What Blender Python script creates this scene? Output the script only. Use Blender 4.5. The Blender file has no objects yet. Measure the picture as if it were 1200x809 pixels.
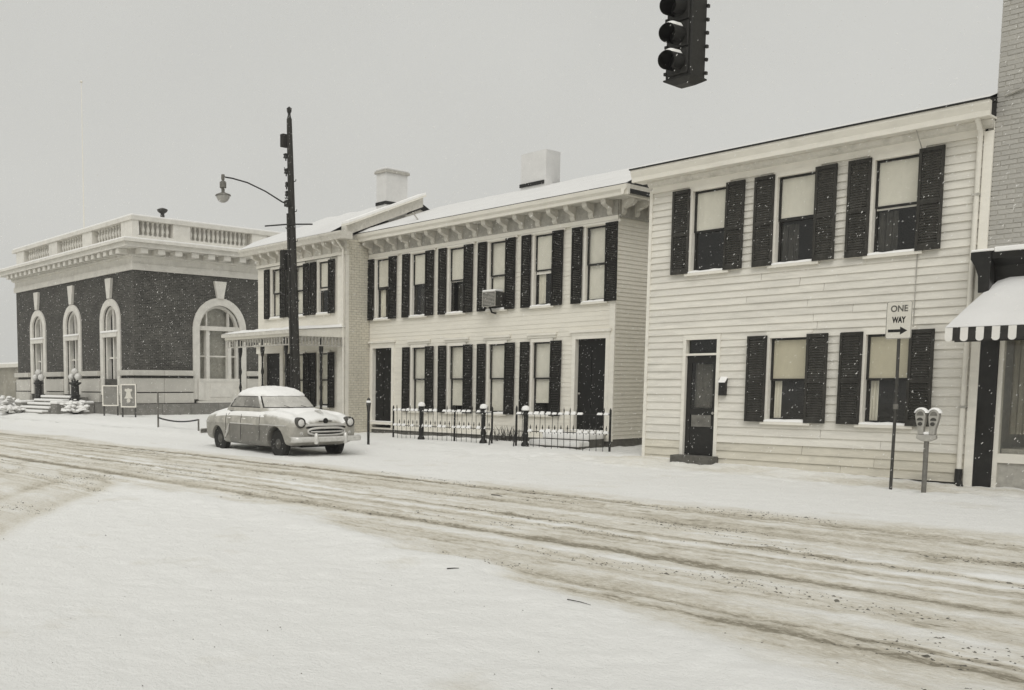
import bpy, bmesh, math, random
import numpy as np
from mathutils import Vector, Matrix

random.seed(7)
rng = np.random.default_rng(7)
S = bpy.context.scene
COL = S.collection

# ------------------------------------------------------------------ camera
cam_d = bpy.data.cameras.new('camera')
cam = bpy.data.objects.new('camera', cam_d); COL.objects.link(cam)
cam_d.sensor_fit = 'HORIZONTAL'; cam_d.sensor_width = 36.0
cam_d.lens = 1106.67 / 1200 * 36
cam_d.shift_x = (600 - 344.44) / 1200
cam_d.shift_y = (548.43 - 404.5) / 1200
cam_d.clip_start = 0.05; cam_d.clip_end = 6000
cam.location = (0, 0, 1.65)
cam.rotation_euler = (math.radians(90 - 4.987), 0, math.radians(52.247))
S.camera = cam

# ------------------------------------------------------------------ sky, sun, exposure
w = bpy.data.worlds.new('World'); S.world = w; w.use_nodes = True
nt = w.node_tree; nt.nodes.clear()
SUN_EL, SUN_AZ = math.radians(50), math.radians(143)      # azimuth clockwise from +Y
sky = nt.nodes.new('ShaderNodeTexSky'); sky.sky_type = 'NISHITA'; sky.sun_disc = False
sky.sun_elevation = SUN_EL; sky.sun_rotation = SUN_AZ
sky.air_density = 1.0; sky.dust_density = 6.0
hsv = nt.nodes.new('ShaderNodeHueSaturation'); hsv.inputs['Saturation'].default_value = 0.0
mix = nt.nodes.new('ShaderNodeMix'); mix.data_type = 'RGBA'
mix.inputs['Factor'].default_value = 0.90              # thick snow cloud: nearly even grey
mix.inputs['B'].default_value = (6.08, 6.08, 5.78, 1)
bg = nt.nodes.new('ShaderNodeBackground'); bg.inputs['Strength'].default_value = 0.10
wo = nt.nodes.new('ShaderNodeOutputWorld')
nt.links.new(sky.outputs[0], hsv.inputs['Color'])
nt.links.new(hsv.outputs[0], mix.inputs['A'])
tcw = nt.nodes.new('ShaderNodeTexCoord'); cn = nt.nodes.new('ShaderNodeTexNoise'); cn.inputs['Scale'].default_value = 2.2; cn.inputs['Detail'].default_value = 5
cm_ = nt.nodes.new('ShaderNodeMapRange'); cm_.inputs['From Min'].default_value = 0.3; cm_.inputs['From Max'].default_value = 0.7; cm_.inputs['To Min'].default_value = 0.95; cm_.inputs['To Max'].default_value = 1.05
cv = nt.nodes.new('ShaderNodeMix'); cv.data_type = 'RGBA'; cv.blend_type = 'MULTIPLY'; cv.inputs['Factor'].default_value = 1.0
nt.links.new(tcw.outputs['Generated'], cn.inputs['Vector']); nt.links.new(cn.outputs['Fac'], cm_.inputs['Value'])
nt.links.new(mix.outputs['Result'], cv.inputs['A']); nt.links.new(cm_.outputs[0], cv.inputs['B'])
nt.links.new(cv.outputs['Result'], bg.inputs['Color'])
nt.links.new(bg.outputs[0], wo.inputs[0])
sl = bpy.data.lights.new('sun', 'SUN'); sl.energy = 1.3; sl.angle = math.radians(40); sl.color = (1, 0.985, 0.955)
so = bpy.data.objects.new('sun', sl); COL.objects.link(so)
sd = Vector((math.sin(SUN_AZ) * math.cos(SUN_EL), math.cos(SUN_AZ) * math.cos(SUN_EL), math.sin(SUN_EL)))
so.rotation_euler = (-sd).to_track_quat('-Z', 'Y').to_euler()
so.location = (0, -10, 30)
S.view_settings.view_transform = 'Standard'; S.view_settings.look = 'None'
S.view_settings.exposure = 0.10; S.view_settings.gamma = 1.0
S.view_settings.use_curve_mapping = False

# ------------------------------------------------------------------ materials
def warm(v, k=1.0):
    return (v, v * (1 - 0.035 * k), v * (1 - 0.125 * k), 1)

def mat(name, v, rough=0.8, k=1.0, var=0.12, scale=6.0, stretch=(1, 1, 1), bump=0.0, bscale=60.0, metal=0.0, spec=0.3, dirt=None):
    """v: grey level; var: relative mottling; dirt=(amount, scale): irregular stains"""
    m = bpy.data.materials.new(name); m.use_nodes = True
    n = m.node_tree.nodes; l = m.node_tree.links
    p = n['Principled BSDF']
    p.inputs['Roughness'].default_value = rough
    p.inputs['Metallic'].default_value = metal
    p.inputs['Specular IOR Level'].default_value = spec
    tc = n.new('ShaderNodeTexCoord'); mp = n.new('ShaderNodeMapping'); mp.inputs['Scale'].default_value = stretch
    l.new(tc.outputs['Object'], mp.inputs['Vector'])
    nz = n.new('ShaderNodeTexNoise'); nz.inputs['Scale'].default_value = scale; nz.inputs['Detail'].default_value = 6
    nz.inputs['Roughness'].default_value = 0.65
    l.new(mp.outputs[0], nz.inputs['Vector'])
    cr = n.new('ShaderNodeValToRGB')
    cr.color_ramp.elements[0].position = 0.28; cr.color_ramp.elements[1].position = 0.72
    cr.color_ramp.elements[0].color = warm(max(0.004, v * (1 - var)), k); cr.color_ramp.elements[1].color = warm(min(0.92, v * (1 + var)), k)
    l.new(nz.outputs['Fac'], cr.inputs[0])
    last = cr.outputs[0]
    oi = n.new('ShaderNodeObjectInfo')
    rm = n.new('ShaderNodeMapRange'); rm.inputs['To Min'].default_value = 1 - var * 0.5; rm.inputs['To Max'].default_value = 1 + var * 0.3
    l.new(oi.outputs['Random'], rm.inputs['Value'])
    mu = n.new('ShaderNodeMix'); mu.data_type = 'RGBA'; mu.blend_type = 'MULTIPLY'; mu.inputs['Factor'].default_value = 1
    l.new(last, mu.inputs['A']); l.new(rm.outputs[0], mu.inputs['B']); last = mu.outputs['Result']
    if dirt:
        d = n.new('ShaderNodeTexNoise'); d.inputs['Scale'].default_value = dirt[1]; d.inputs['Detail'].default_value = 8; d.inputs['Roughness'].default_value = 0.7
        l.new(mp.outputs[0], d.inputs['Vector'])
        dr = n.new('ShaderNodeMapRange'); dr.inputs['From Min'].default_value = 0.52; dr.inputs['From Max'].default_value = 0.72
        dr.inputs['To Max'].default_value = dirt[0]
        l.new(d.outputs['Fac'], dr.inputs['Value'])
        dm = n.new('ShaderNodeMix'); dm.data_type = 'RGBA'; l.new(dr.outputs[0], dm.inputs['Factor'])
        l.new(last, dm.inputs['A']); dm.inputs['B'].default_value = warm(v * 0.45, 1.6); last = dm.outputs['Result']
    l.new(last, p.inputs['Base Color'])
    if bump:
        b = n.new('ShaderNodeTexNoise'); b.inputs['Scale'].default_value = bscale; b.inputs['Detail'].default_value = 5
        l.new(mp.outputs[0], b.inputs['Vector'])
        bn = n.new('ShaderNodeBump'); bn.inputs['Strength'].default_value = bump; bn.inputs['Distance'].default_value = 0.01
        l.new(b.outputs['Fac'], bn.inputs['Height']); l.new(bn.outputs[0], p.inputs['Normal'])
    return m

M = {}
M['snow'] = mat('snow', 0.84, 0.85, 0.3, 0.03, 3, bump=0.25, bscale=35)
M['roofsnow'] = mat('roof_snow', 0.68, 0.85, 0.25, 0.05, 1.5, bump=0.2, bscale=12)
M['white'] = mat('white_clapboard', 0.69, 0.75, 1.05, 0.10, 5, (0.35, 1, 2.0), bump=0.15, bscale=40, dirt=(0.34, 2.6))
M['whitedirty'] = mat('splashed_clapboard', 0.60, 0.8, 1.6, 0.14, 5, (0.35, 1, 2.0), bump=0.15, bscale=40, dirt=(0.6, 2.0))
M['trim'] = mat('white_trim', 0.76, 0.7, 1.1, 0.06, 8, (0.4, 1, 1), dirt=(0.25, 3))
M['cream'] = mat('cream_siding', 0.73, 0.75, 1.25, 0.06, 6, (0.3, 1, 2), dirt=(0.18, 2.5))
M['oldwhite'] = mat('weathered_white', 0.62, 0.75, 1.1, 0.12, 10, dirt=(0.5, 4))
M['corniceg'] = mat('weathered_shaded_cornice', 0.42, 0.8, 1.1, 0.25, 7, dirt=(0.6, 5))
M['shutter'] = mat('shutter_paint', 0.02, 0.8, 1.2, 0.35, 12, (1, 1, 0.4), spec=0.12)
M['shutter_rh'] = mat('faded_shutter_paint', 0.045, 0.8, 1.3, 0.45, 10, (1, 1, 0.3), dirt=(0.3, 6), spec=0.15)
M['door'] = mat('dark_door', 0.008, 0.6, 1.2, 0.4, 8)
M['sash'] = mat('dark_sash', 0.02, 0.5, 1.2, 0.3, 12)
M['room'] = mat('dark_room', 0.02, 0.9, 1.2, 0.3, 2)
M['blind'] = mat('roller_blind', 0.76, 0.9, 1.0, 0.10, 3, (1, 1, 0.5))
M['blindtan'] = mat('tan_blind', 0.58, 0.9, 2.2, 0.10, 3, (1, 1, 0.5))
M['curtain'] = mat('curtain', 0.72, 0.9, 1.4, 0.15, 9, (4, 1, 0.3))
M['foundation'] = mat('stone_foundation', 0.14, 0.9, 1.2, 0.35, 9, bump=0.5, bscale=20)
M['step'] = mat('stone_step', 0.10, 0.9, 1.3, 0.35, 9, bump=0.4, bscale=25)
M['brickpale'] = mat('painted_brick', 0.66, 0.85, 1.7, 0.14, 14, dirt=(0.3, 3))
M['chimney'] = mat('haze_pale_chimney', 0.63, 0.85, 0.3, 0.06, 5)  # pale near the sky tone: fading in snow haze put into the colour
M['mortar'] = mat('mortar', 0.44, 0.9, 1.2, 0.2, 20)
M['brickgrey'] = mat('store_brick', 0.40, 0.85, 0.9, 0.14, 9, dirt=(0.3, 5))
M['stone'] = mat('limestone', 0.52, 0.85, 1.0, 0.12, 3, dirt=(0.35, 1.5))
M['stone2'] = mat('limestone_trim', 0.66, 0.85, 0.9, 0.10, 3, dirt=(0.25, 1.8))
M['stonedark'] = mat('grey_base_stone', 0.22, 0.9, 1.0, 0.25, 3, bump=0.3, bscale=10)
M['iron'] = mat('black_iron', 0.018, 0.5, 1.1, 0.3, 20)
M['wood'] = mat('creosoted_pole', 0.030, 0.9, 1.3, 0.45, 10, (3, 3, 0.3), bump=0.6, bscale=40)
M['greypost'] = mat('grey_steel_post', 0.16, 0.55, 1.2, 0.25, 15, metal=0.2)
M['darkpost'] = mat('dark_steel_post', 0.06, 0.55, 1.2, 0.25, 15, metal=0.2)
M['meter'] = mat('meter_casting', 0.42, 0.45, 1.0, 0.18, 15, metal=0.35)
M['signal'] = mat('signal_paint', 0.022, 0.45, 1.1, 0.4, 18)
M['visor'] = mat('visor_paint', 0.010, 0.5, 1.1, 0.3, 18)
M['signface'] = mat('sign_face', 0.62, 0.55, 1.2, 0.06, 12)
M['signblack'] = mat('sign_black', 0.012, 0.6, 1.0, 0.2, 12)
M['signfaded'] = mat('faded_letters', 0.10, 0.6, 1.2, 0.6, 60)
M['storedark'] = mat('store_dark_panel', 0.014, 0.28, 1.1, 0.4, 7)
M['awnwhite'] = mat('awning_white', 0.74, 0.9, 0.7, 0.05, 6)
M['awndark'] = mat('awning_dark', 0.035, 0.9, 1.1, 0.25, 10)
M['chrome'] = mat('chrome', 0.60, 0.3, 0.6, 0.15, 9, metal=0.35)
M['tyre'] = mat('tyre_rubber', 0.022, 0.85, 1.1, 0.35, 14)
M['hub'] = mat('wheel_disc', 0.09, 0.5, 1.1, 0.4, 12, metal=0.3)
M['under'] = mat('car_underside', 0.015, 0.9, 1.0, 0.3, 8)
M['lens'] = mat('lamp_lens', 0.62, 0.2, 0.5, 0.08, 10)
M['bowl'] = mat('lamp_bowl', 0.40, 0.3, 0.6, 0.1, 10)
M['cargrime'] = mat('frosted_car_glass', 0.27, 0.6, 1.0, 0.35, 6, dirt=(0.5, 5))
M['carfrost'] = mat('snowed_windscreen', 0.46, 0.8, 0.8, 0.18, 5, dirt=(0.25, 4))
M['clod'] = mat('dirty_slush_clod', 0.13, 0.8, 1.8, 0.5, 20)
M['twig'] = mat('bark', 0.05, 0.9, 1.5, 0.3, 20)
M['hedge'] = mat('distant_wall', 0.30, 0.95, 1.8, 0.25, 0.8)
M['acmetal'] = mat('air_conditioner_case', 0.05, 0.5, 1.4, 0.3, 12)

def glass_mat():
    m = bpy.data.materials.new('window_glass'); m.use_nodes = True
    n = m.node_tree.nodes; l = m.node_tree.links; n.clear()
    o = n.new('ShaderNodeOutputMaterial'); t = n.new('ShaderNodeBsdfTransparent'); g = n.new('ShaderNodeBsdfGlossy')
    t.inputs[0].default_value = (0.97, 0.97, 0.955, 1); g.inputs['Roughness'].default_value = 0.06
    nz = n.new('ShaderNodeTexNoise'); nz.inputs['Scale'].default_value = 3
    bn = n.new('ShaderNodeBump'); bn.inputs['Strength'].default_value = 0.08; bn.inputs['Distance'].default_value = 0.02
    l.new(nz.outputs['Fac'], bn.inputs['Height']); l.new(bn.outputs[0], g.inputs['Normal'])
    lw = n.new('ShaderNodeLayerWeight'); lw.inputs['Blend'].default_value = 0.5
    pw = n.new('ShaderNodeMath'); pw.operation = 'POWER'; l.new(lw.outputs['Facing'], pw.inputs[0]); pw.inputs[1].default_value = 4.0
    f = n.new('ShaderNodeMath'); f.operation = 'MULTIPLY_ADD'; l.new(pw.outputs[0], f.inputs[0]); f.inputs[1].default_value = 0.6; f.inputs[2].default_value = 0.03
    mx = n.new('ShaderNodeMixShader'); l.new(f.outputs[0], mx.inputs[0]); l.new(t.outputs[0], mx.inputs[1]); l.new(g.outputs[0], mx.inputs[2])
    l.new(mx.outputs[0], o.inputs[0])
    return m
M['glass'] = glass_mat()

def brick_wall_mat():            # bricks too far away to tell apart
    m = mat('post_office_brick', 0.062, 0.9, 1.2, 0.35, 1.2, bump=0.0)
    n = m.node_tree.nodes; l = m.node_tree.links; p = n['Principled BSDF']
    src = p.inputs['Base Color'].links[0].from_socket
    tc = [x for x in n if x.type == 'TEX_COORD'][0]
    sx = n.new('ShaderNodeSeparateXYZ'); l.new(tc.outputs['Object'], sx.inputs[0])
    ad = n.new('ShaderNodeMath'); l.new(sx.outputs['X'], ad.inputs[0]); l.new(sx.outputs['Y'], ad.inputs[1])
    cx = n.new('ShaderNodeCombineXYZ'); l.new(ad.outputs[0], cx.inputs['X']); l.new(sx.outputs['Z'], cx.inputs['Y'])
    b = n.new('ShaderNodeTexBrick'); b.inputs['Scale'].default_value = 1.0; b.inputs['Brick Width'].default_value = 0.21; b.inputs['Row Height'].default_value = 0.075
    b.inputs['Mortar Size'].default_value = 0.008
    b.inputs['Color1'].default_value = (1.25, 1.25, 1.25, 1); b.inputs['Color2'].default_value = (0.55, 0.55, 0.55, 1); b.inputs['Mortar'].default_value = (1.9, 1.9, 1.9, 1)
    l.new(cx.outputs[0], b.inputs['Vector'])
    mu = n.new('ShaderNodeMix'); mu.data_type = 'RGBA'; mu.blend_type = 'MULTIPLY'; mu.inputs['Factor'].default_value = 1
    l.new(src, mu.inputs['A']); l.new(b.outputs['Color'], mu.inputs['B']); l.new(mu.outputs['Result'], p.inputs['Base Color'])
    bn = n.new('ShaderNodeBump'); bn.inputs['Strength'].default_value = 0.4; bn.inputs['Distance'].default_value = 0.01
    l.new(b.outputs['Fac'], bn.inputs['Height']); bn.invert = True; l.new(bn.outputs[0], p.inputs['Normal'])
    return m
M['pobrick'] = brick_wall_mat()

def road_mat():
    m = bpy.data.materials.new('snow_and_slush'); m.use_nodes = True
    n = m.node_tree.nodes; l = m.node_tree.links; p = n['Principled BSDF']
    p.inputs['Roughness'].default_value = 0.8; p.inputs['Specular IOR Level'].default_value = 0.25
    at = n.new('ShaderNodeAttribute'); at.attribute_name = 'slush'
    tc = n.new('ShaderNodeTexCoord'); mp = n.new('ShaderNodeMapping'); mp.inputs['Scale'].default_value = (0.6, 1.5, 1)
    l.new(tc.outputs['Object'], mp.inputs['Vector'])
    nz = n.new('ShaderNodeTexNoise'); nz.inputs['Scale'].default_value = 22; nz.inputs['Detail'].default_value = 9; nz.inputs['Roughness'].default_value = 0.72
    l.new(mp.outputs[0], nz.inputs['Vector'])
    # break the slush up with fine noise
    sub = n.new('ShaderNodeMath'); sub.operation = 'SUBTRACT'; l.new(nz.outputs['Fac'], sub.inputs[0]); sub.inputs[1].default_value = 0.5
    mul = n.new('ShaderNodeMath'); mul.operation = 'MULTIPLY'; l.new(sub.outputs[0], mul.inputs[0]); l.new(at.outputs['Fac'], mul.inputs[1])
    ma = n.new('ShaderNodeMath'); ma.operation = 'MULTIPLY_ADD'; l.new(mul.outputs[0], ma.inputs[0]); ma.inputs[1].default_value = 2.8; l.new(at.outputs['Fac'], ma.inputs[2])
    cr = n.new('ShaderNodeValToRGB'); e = cr.color_ramp.elements
    e[0].position = 0.0; e[0].color = (0.83, 0.826, 0.80, 1)
    e[1].position = 1.0; e[1].color = (0.26, 0.235, 0.18, 1)
    x = e.new(0.35); x.color = (0.68, 0.65, 0.575, 1)
    x = e.new(0.62); x.color = (0.53, 0.49, 0.405, 1)
    l.new(ma.outputs[0], cr.inputs[0])
    # specks of grit
    n2 = n.new('ShaderNodeTexNoise'); n2.inputs['Scale'].default_value = 34; n2.inputs['Detail'].default_value = 4; n2.inputs['Roughness'].default_value = 0.6
    l.new(tc.outputs['Object'], n2.inputs['Vector'])
    mr = n.new('ShaderNodeMapRange'); mr.inputs['From Min'].default_value = 0.64; mr.inputs['From Max'].default_value = 0.72; l.new(n2.outputs['Fac'], mr.inputs['Value'])
    ms = n.new('ShaderNodeMath'); ms.operation = 'MULTIPLY'; l.new(mr.outputs[0], ms.inputs[0])
    mq = n.new('ShaderNodeMapRange'); l.new(at.outputs['Fac'], mq.inputs['Value']); mq.inputs['To Min'].default_value = 0.12; mq.inputs['To Max'].default_value = 0.75
    l.new(mq.outputs[0], ms.inputs[1])
    mx = n.new('ShaderNodeMix'); mx.data_type = 'RGBA'; l.new(ms.outputs[0], mx.inputs['Factor']); l.new(cr.outputs[0], mx.inputs['A']); mx.inputs['B'].default_value = (0.20, 0.175, 0.13, 1)
    l.new(mx.outputs['Result'], p.inputs['Base Color'])
    n3 = n.new('ShaderNodeTexNoise'); n3.inputs['Scale'].default_value = 22; n3.inputs['Detail'].default_value = 9; n3.inputs['Roughness'].default_value = 0.7
    l.new(tc.outputs['Object'], n3.inputs['Vector'])
    bn = n.new('ShaderNodeBump'); bn.inputs['Strength'].default_value = 0.8; bn.inputs['Distance'].default_value = 0.035
    l.new(n3.outputs['Fac'], bn.inputs['Height']); l.new(bn.outputs[0], p.inputs['Normal'])
    return m
M['road'] = road_mat()

def car_paint():                 # two-tone grey sedan with snow clinging to its upward faces
    m = mat('grey_car_paint', 0.18, 0.5, 1.2, 0.2, 5, dirt=(0.6, 4), spec=0.4)
    n = m.node_tree.nodes; l = m.node_tree.links; p = n['Principled BSDF']
    src = p.inputs['Base Color'].links[0].from_socket
    tc = [x for x in n if x.type == 'TEX_COORD'][0]
    sx = n.new('ShaderNodeSeparateXYZ'); l.new(tc.outputs['Object'], sx.inputs[0])
    twa = n.new('ShaderNodeMapRange'); twa.inputs['From Min'].default_value = 0.735; twa.inputs['From Max'].default_value = 0.75; l.new(sx.outputs['Z'], twa.inputs['Value'])
    twx = n.new('ShaderNodeMapRange'); twx.inputs['From Min'].default_value = -0.80; twx.inputs['From Max'].default_value = -0.84; twx.inputs['To Max'].default_value = 0.55; l.new(sx.outputs['X'], twx.inputs['Value'])
    twf = n.new('ShaderNodeMapRange'); twf.inputs['From Min'].default_value = 1.25; twf.inputs['From Max'].default_value = 1.55; twf.inputs['To Max'].default_value = 0.8; l.new(sx.outputs['X'], twf.inputs['Value'])
    tw0 = n.new('ShaderNodeMath'); tw0.operation = 'MAXIMUM'; l.new(twf.outputs[0], tw0.inputs[0]); l.new(twx.outputs[0], tw0.inputs[1])
    two = n.new('ShaderNodeMath'); two.operation = 'MAXIMUM'; l.new(twa.outputs[0], two.inputs[0]); l.new(tw0.outputs[0], two.inputs[1])
    nz = n.new('ShaderNodeTexNoise'); nz.inputs['Scale'].default_value = 4.5; nz.inputs['Detail'].default_value = 7
    l.new(tc.outputs['Object'], nz.inputs['Vector'])
    up = n.new('ShaderNodeValToRGB'); up.color_ramp.elements[0].color = warm(0.31, 1.3); up.color_ramp.elements[1].color = warm(0.47, 1.2)
    up.color_ramp.elements[0].position = .35; up.color_ramp.elements[1].position = .65
    l.new(nz.outputs['Fac'], up.inputs[0])
    m1 = n.new('ShaderNodeMix'); m1.data_type = 'RGBA'; l.new(two.outputs[0], m1.inputs['Factor']); l.new(src, m1.inputs['A']); l.new(up.outputs[0], m1.inputs['B'])
    ge = n.new('ShaderNodeNewGeometry'); sn = n.new('ShaderNodeSeparateXYZ'); l.new(ge.outputs['Normal'], sn.inputs[0])
    ad = n.new('ShaderNodeMath'); ad.operation = 'MULTIPLY_ADD'; l.new(nz.outputs['Fac'], ad.inputs[0]); ad.inputs[1].default_value = 0.7; l.new(sn.outputs['Z'], ad.inputs[2])
    sm = n.new('ShaderNodeMapRange'); sm.inputs['From Min'].default_value = 0.75; sm.inputs['From Max'].default_value = 1.1; l.new(ad.outputs[0], sm.inputs['Value'])
    m2 = n.new('ShaderNodeMix'); m2.data_type = 'RGBA'; l.new(sm.outputs[0], m2.inputs['Factor']); l.new(m1.outputs['Result'], m2.inputs['A']); m2.inputs['B'].default_value = (0.80, 0.795, 0.77, 1)
    l.new(m2.outputs['Result'], p.inputs['Base Color'])
    return m
M['car'] = car_paint()

# ------------------------------------------------------------------ mesh helpers
class MB:
    def __init__(s): s.v = []; s.f = []
    def box(s, x0, x1, y0, y1, z0, z1):
        b = len(s.v)
        s.v += [(x0,y0,z0),(x1,y0,z0),(x1,y1,z0),(x0,y1,z0),(x0,y0,z1),(x1,y0,z1),(x1,y1,z1),(x0,y1,z1)]
        s.f += [(b,b+3,b+2,b+1),(b+4,b+5,b+6,b+7),(b,b+1,b+5,b+4),(b+1,b+2,b+6,b+5),(b+2,b+3,b+7,b+6),(b+3,b,b+4,b+7)]
        return s
    def hexa(s, p):              # 8 points, box order
        b = len(s.v); s.v += [tuple(q) for q in p]
        s.f += [(b,b+3,b+2,b+1),(b+4,b+5,b+6,b+7),(b,b+1,b+5,b+4),(b+1,b+2,b+6,b+5),(b+2,b+3,b+7,b+6),(b+3,b,b+4,b+7)]
        return s
    def tube(s, pts, rad, n=8, caps=True):
        pts = [Vector(p) for p in pts]
        if not hasattr(rad, '__len__'): rad = [rad] * len(pts)
        b = len(s.v); up = None
        for i, p in enumerate(pts):
            d = (pts[min(i+1, len(pts)-1)] - pts[max(i-1, 0)]).normalized()
            if up is None:
                up = Vector((0, 0, 1)) if abs(d.z) < 0.9 else Vector((1, 0, 0))
            a = d.cross(up).normalized(); c = a.cross(d).normalized(); up = c
            for k in range(n):
                t = 2 * math.pi * k / n
                s.v.append(tuple(p + rad[i] * (math.cos(t) * a + math.sin(t) * c)))
        for i in range(len(pts) - 1):
            for k in range(n):
                k2 = (k + 1) % n
                s.f.append((b+i*n+k, b+i*n+k2, b+(i+1)*n+k2, b+(i+1)*n+k))
        if caps:
            s.f.append(tuple(b + k for k in range(n))[::-1]); s.f.append(tuple(b + (len(pts)-1)*n + k for k in range(n)))
        return s
    def lathe(s, prof, n=16, c=(0, 0, 0), axis='z'):
        """prof: list of (r, h)"""
        b = len(s.v)
        for r, h in prof:
            for k in range(n):
                t = 2 * math.pi * k / n; a, d = r * math.cos(t), r * math.sin(t)
                q = (a, d, h) if axis == 'z' else ((a, h, d) if axis == 'y' else (h, a, d))
                s.v.append((q[0]+c[0], q[1]+c[1], q[2]+c[2]))
        for i in range(len(prof) - 1):
            for k in range(n):
                k2 = (k + 1) % n
                s.f.append((b+i*n+k, b+i*n+k2, b+(i+1)*n+k2, b+(i+1)*n+k))
        s.f.append(tuple(b + k for k in range(n))[::-1]); s.f.append(tuple(b + (len(prof)-1)*n + k for k in range(n)))
        return s
    def extrude(s, poly, axis, a0, a1):
        """polygon of (u, v) extruded along axis: x -> (a,u,v), y -> (u,a,v), z -> (u,v,a)"""
        b = len(s.v); n = len(poly)
        for a in (a0, a1):
            for u, v in poly:
                s.v.append((a, u, v) if axis == 'x' else ((u, a, v) if axis == 'y' else (u, v, a)))
        s.f.append(tuple(range(b, b + n))); s.f.append(tuple(range(b + 2*n - 1, b + n - 1, -1)))
        for k in range(n):
            k2 = (k + 1) % n; s.f.append((b+k, b+n+k, b+n+k2, b+k2))
        return s
    def grid(s, P):              # P: rows of points
        b = len(s.v); r = len(P); c = len(P[0])
        for row in P: s.v += [tuple(q) for q in row]
        for i in range(r-1):
            for j in range(c-1): s.f.append((b+i*c+j, b+i*c+j+1, b+(i+1)*c+j+1, b+(i+1)*c+j))
        return s
    def shift(s, d):
        s.v = [(a+d[0], b+d[1], c+d[2]) for a, b, c in s.v]; return s
    def mesh(s, name, m=None, smooth=False):
        me = bpy.data.meshes.new(name); me.from_pydata(s.v, [], s.f)
        bm = bmesh.new(); bm.from_mesh(me); bmesh.ops.recalc_face_normals(bm, faces=bm.faces); bm.to_mesh(me); bm.free()
        if smooth:
            me.polygons.foreach_set('use_smooth', [True] * len(me.polygons))
            try: me.set_sharp_from_angle(angle=math.radians(40))
            except Exception: pass
        if m: me.materials.append(M[m])
        me.update(); return me

def add(name, me, parent=None, loc=(0, 0, 0), rot=None, scale=None):
    o = bpy.data.objects.new(name, me); COL.objects.link(o)
    if parent: o.parent = parent
    o.location = loc
    if rot: o.rotation_euler = rot
    if scale: o.scale = scale
    return o
WL = {}                           # world location of every parent
def empty(name, loc, label=None, cat=None, group=None, rz=0):
    o = bpy.data.objects.new(name, None); COL.objects.link(o); o.location = loc; o.rotation_euler = (0, 0, rz)
    o.empty_display_size = 0.2
    WL[o.name] = Vector(loc)
    if label: tag(o, label, cat, group)
    return o
def tag(o, label=None, cat=None, group=None, kind=None):
    if label: o['label'] = label
    if cat: o['category'] = cat
    if group: o['group'] = group
    if kind: o['kind'] = kind
    return o
def part(name, mb, m, parent, smooth=False, bevel=0.0):
    """mesh in world coordinates -> child of a thing (or of a part sitting at the thing's origin)"""
    base = WL.get(parent.name, Vector((0, 0, 0)))
    mb.shift((-base.x, -base.y, -base.z))
    o = add(name, mb.mesh(name, m, smooth), parent)
    WL[o.name] = base
    if bevel:
        bv = o.modifiers.new('bevel', 'BEVEL'); bv.width = bevel; bv.segments = 2; bv.limit_method = 'ANGLE'
    return o

_VT = {}
def vn_table(seed):
    if seed not in _VT: _VT[seed] = np.random.default_rng(seed).random((256, 256))
    return _VT[seed]
def vnoise(x, y, seed=0):
    T = vn_table(seed); xi = np.floor(x).astype(int); yi = np.floor(y).astype(int)
    fx = x - xi; fy = y - yi; fx = fx*fx*(3-2*fx); fy = fy*fy*(3-2*fy)
    a = T[xi & 255, yi & 255]; b = T[(xi+1) & 255, yi & 255]; c = T[xi & 255, (yi+1) & 255]; d = T[(xi+1) & 255, (yi+1) & 255]
    return (a*(1-fx)+b*fx)*(1-fy) + (c*(1-fx)+d*fx)*fy
def fbm(x, y, oct=4, seed=0, g=0.5):
    t = 0; amp = 1; tot = 0
    for i in range(oct):
        t = t + amp * vnoise(x * 2**i + 17.3*i, y * 2**i + 5.1*i, seed + i); tot += amp; amp *= g
    return t / tot - 0.5
def sstep(a, b, x):
    t = np.clip((x - a) / (b - a), 0, 1); return t*t*(3-2*t)

# ------------------------------------------------------------------ terrain: street, sidewalk, snow
def base_h(x, y):
    """height of the snow surface without small relief"""
    zc = np.interp(x, [-60, -38, -18, -5.4, 20], [0.16, 0.14, 0.09, 0.0, -0.02])
    zi = np.interp(x, [-60, -50, -38, -30, -22, -12, -10.8, -5.3, 20], [0.34, 0.34, 0.30, 0.22, 0.19, 0.16, 0.225, 0.09, 0.03])
    h = np.zeros_like(x)
    h = h + (zc) * sstep(15.0, 16.35, y)
    h = h + (zi - zc) * sstep(16.4, 17.35, y)
    return h
def edge_low(x):                  # kerb-side edge of the untouched snow in the foreground
    return np.interp(x, [-30, -14, -12.9, -9.8, -7.0, -5.1, -3.3, -1.5, 30], [7.4, 7.45, 7.5, 7.4, 6.65, 6.3, 5.8, 5.2, 4.6])
def curve_x(y):                   # where tyres turning into the cross street cut the corner
    return np.interp(y, [-40, -3, 0.5, 3.5, 5.75, 7.2, 7.8], [-2.5, -4, -6.4, -9.6, -12.3, -13.8, -15.5])
RUTS = [(8.25, 0.11, 0.9), (6.72, 0.10, 0.75), (7.55, 0.10, 0.30), (9.55, 0.13, 0.42), (10.6, 0.14, 0.62), (11.75, 0.16, 0.55), (9.05, 0.10, 0.25), (11.2, 0.09, 0.3)]
_r = random.Random(4)
TREADS = [(_r.uniform(6.2, 12.1), _r.uniform(0.03, 0.075), _r.choice((0.42, 0.32, 0.24, -0.25, -0.2)), _r.uniform(0, 9)) for _ in range(44)]
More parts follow.
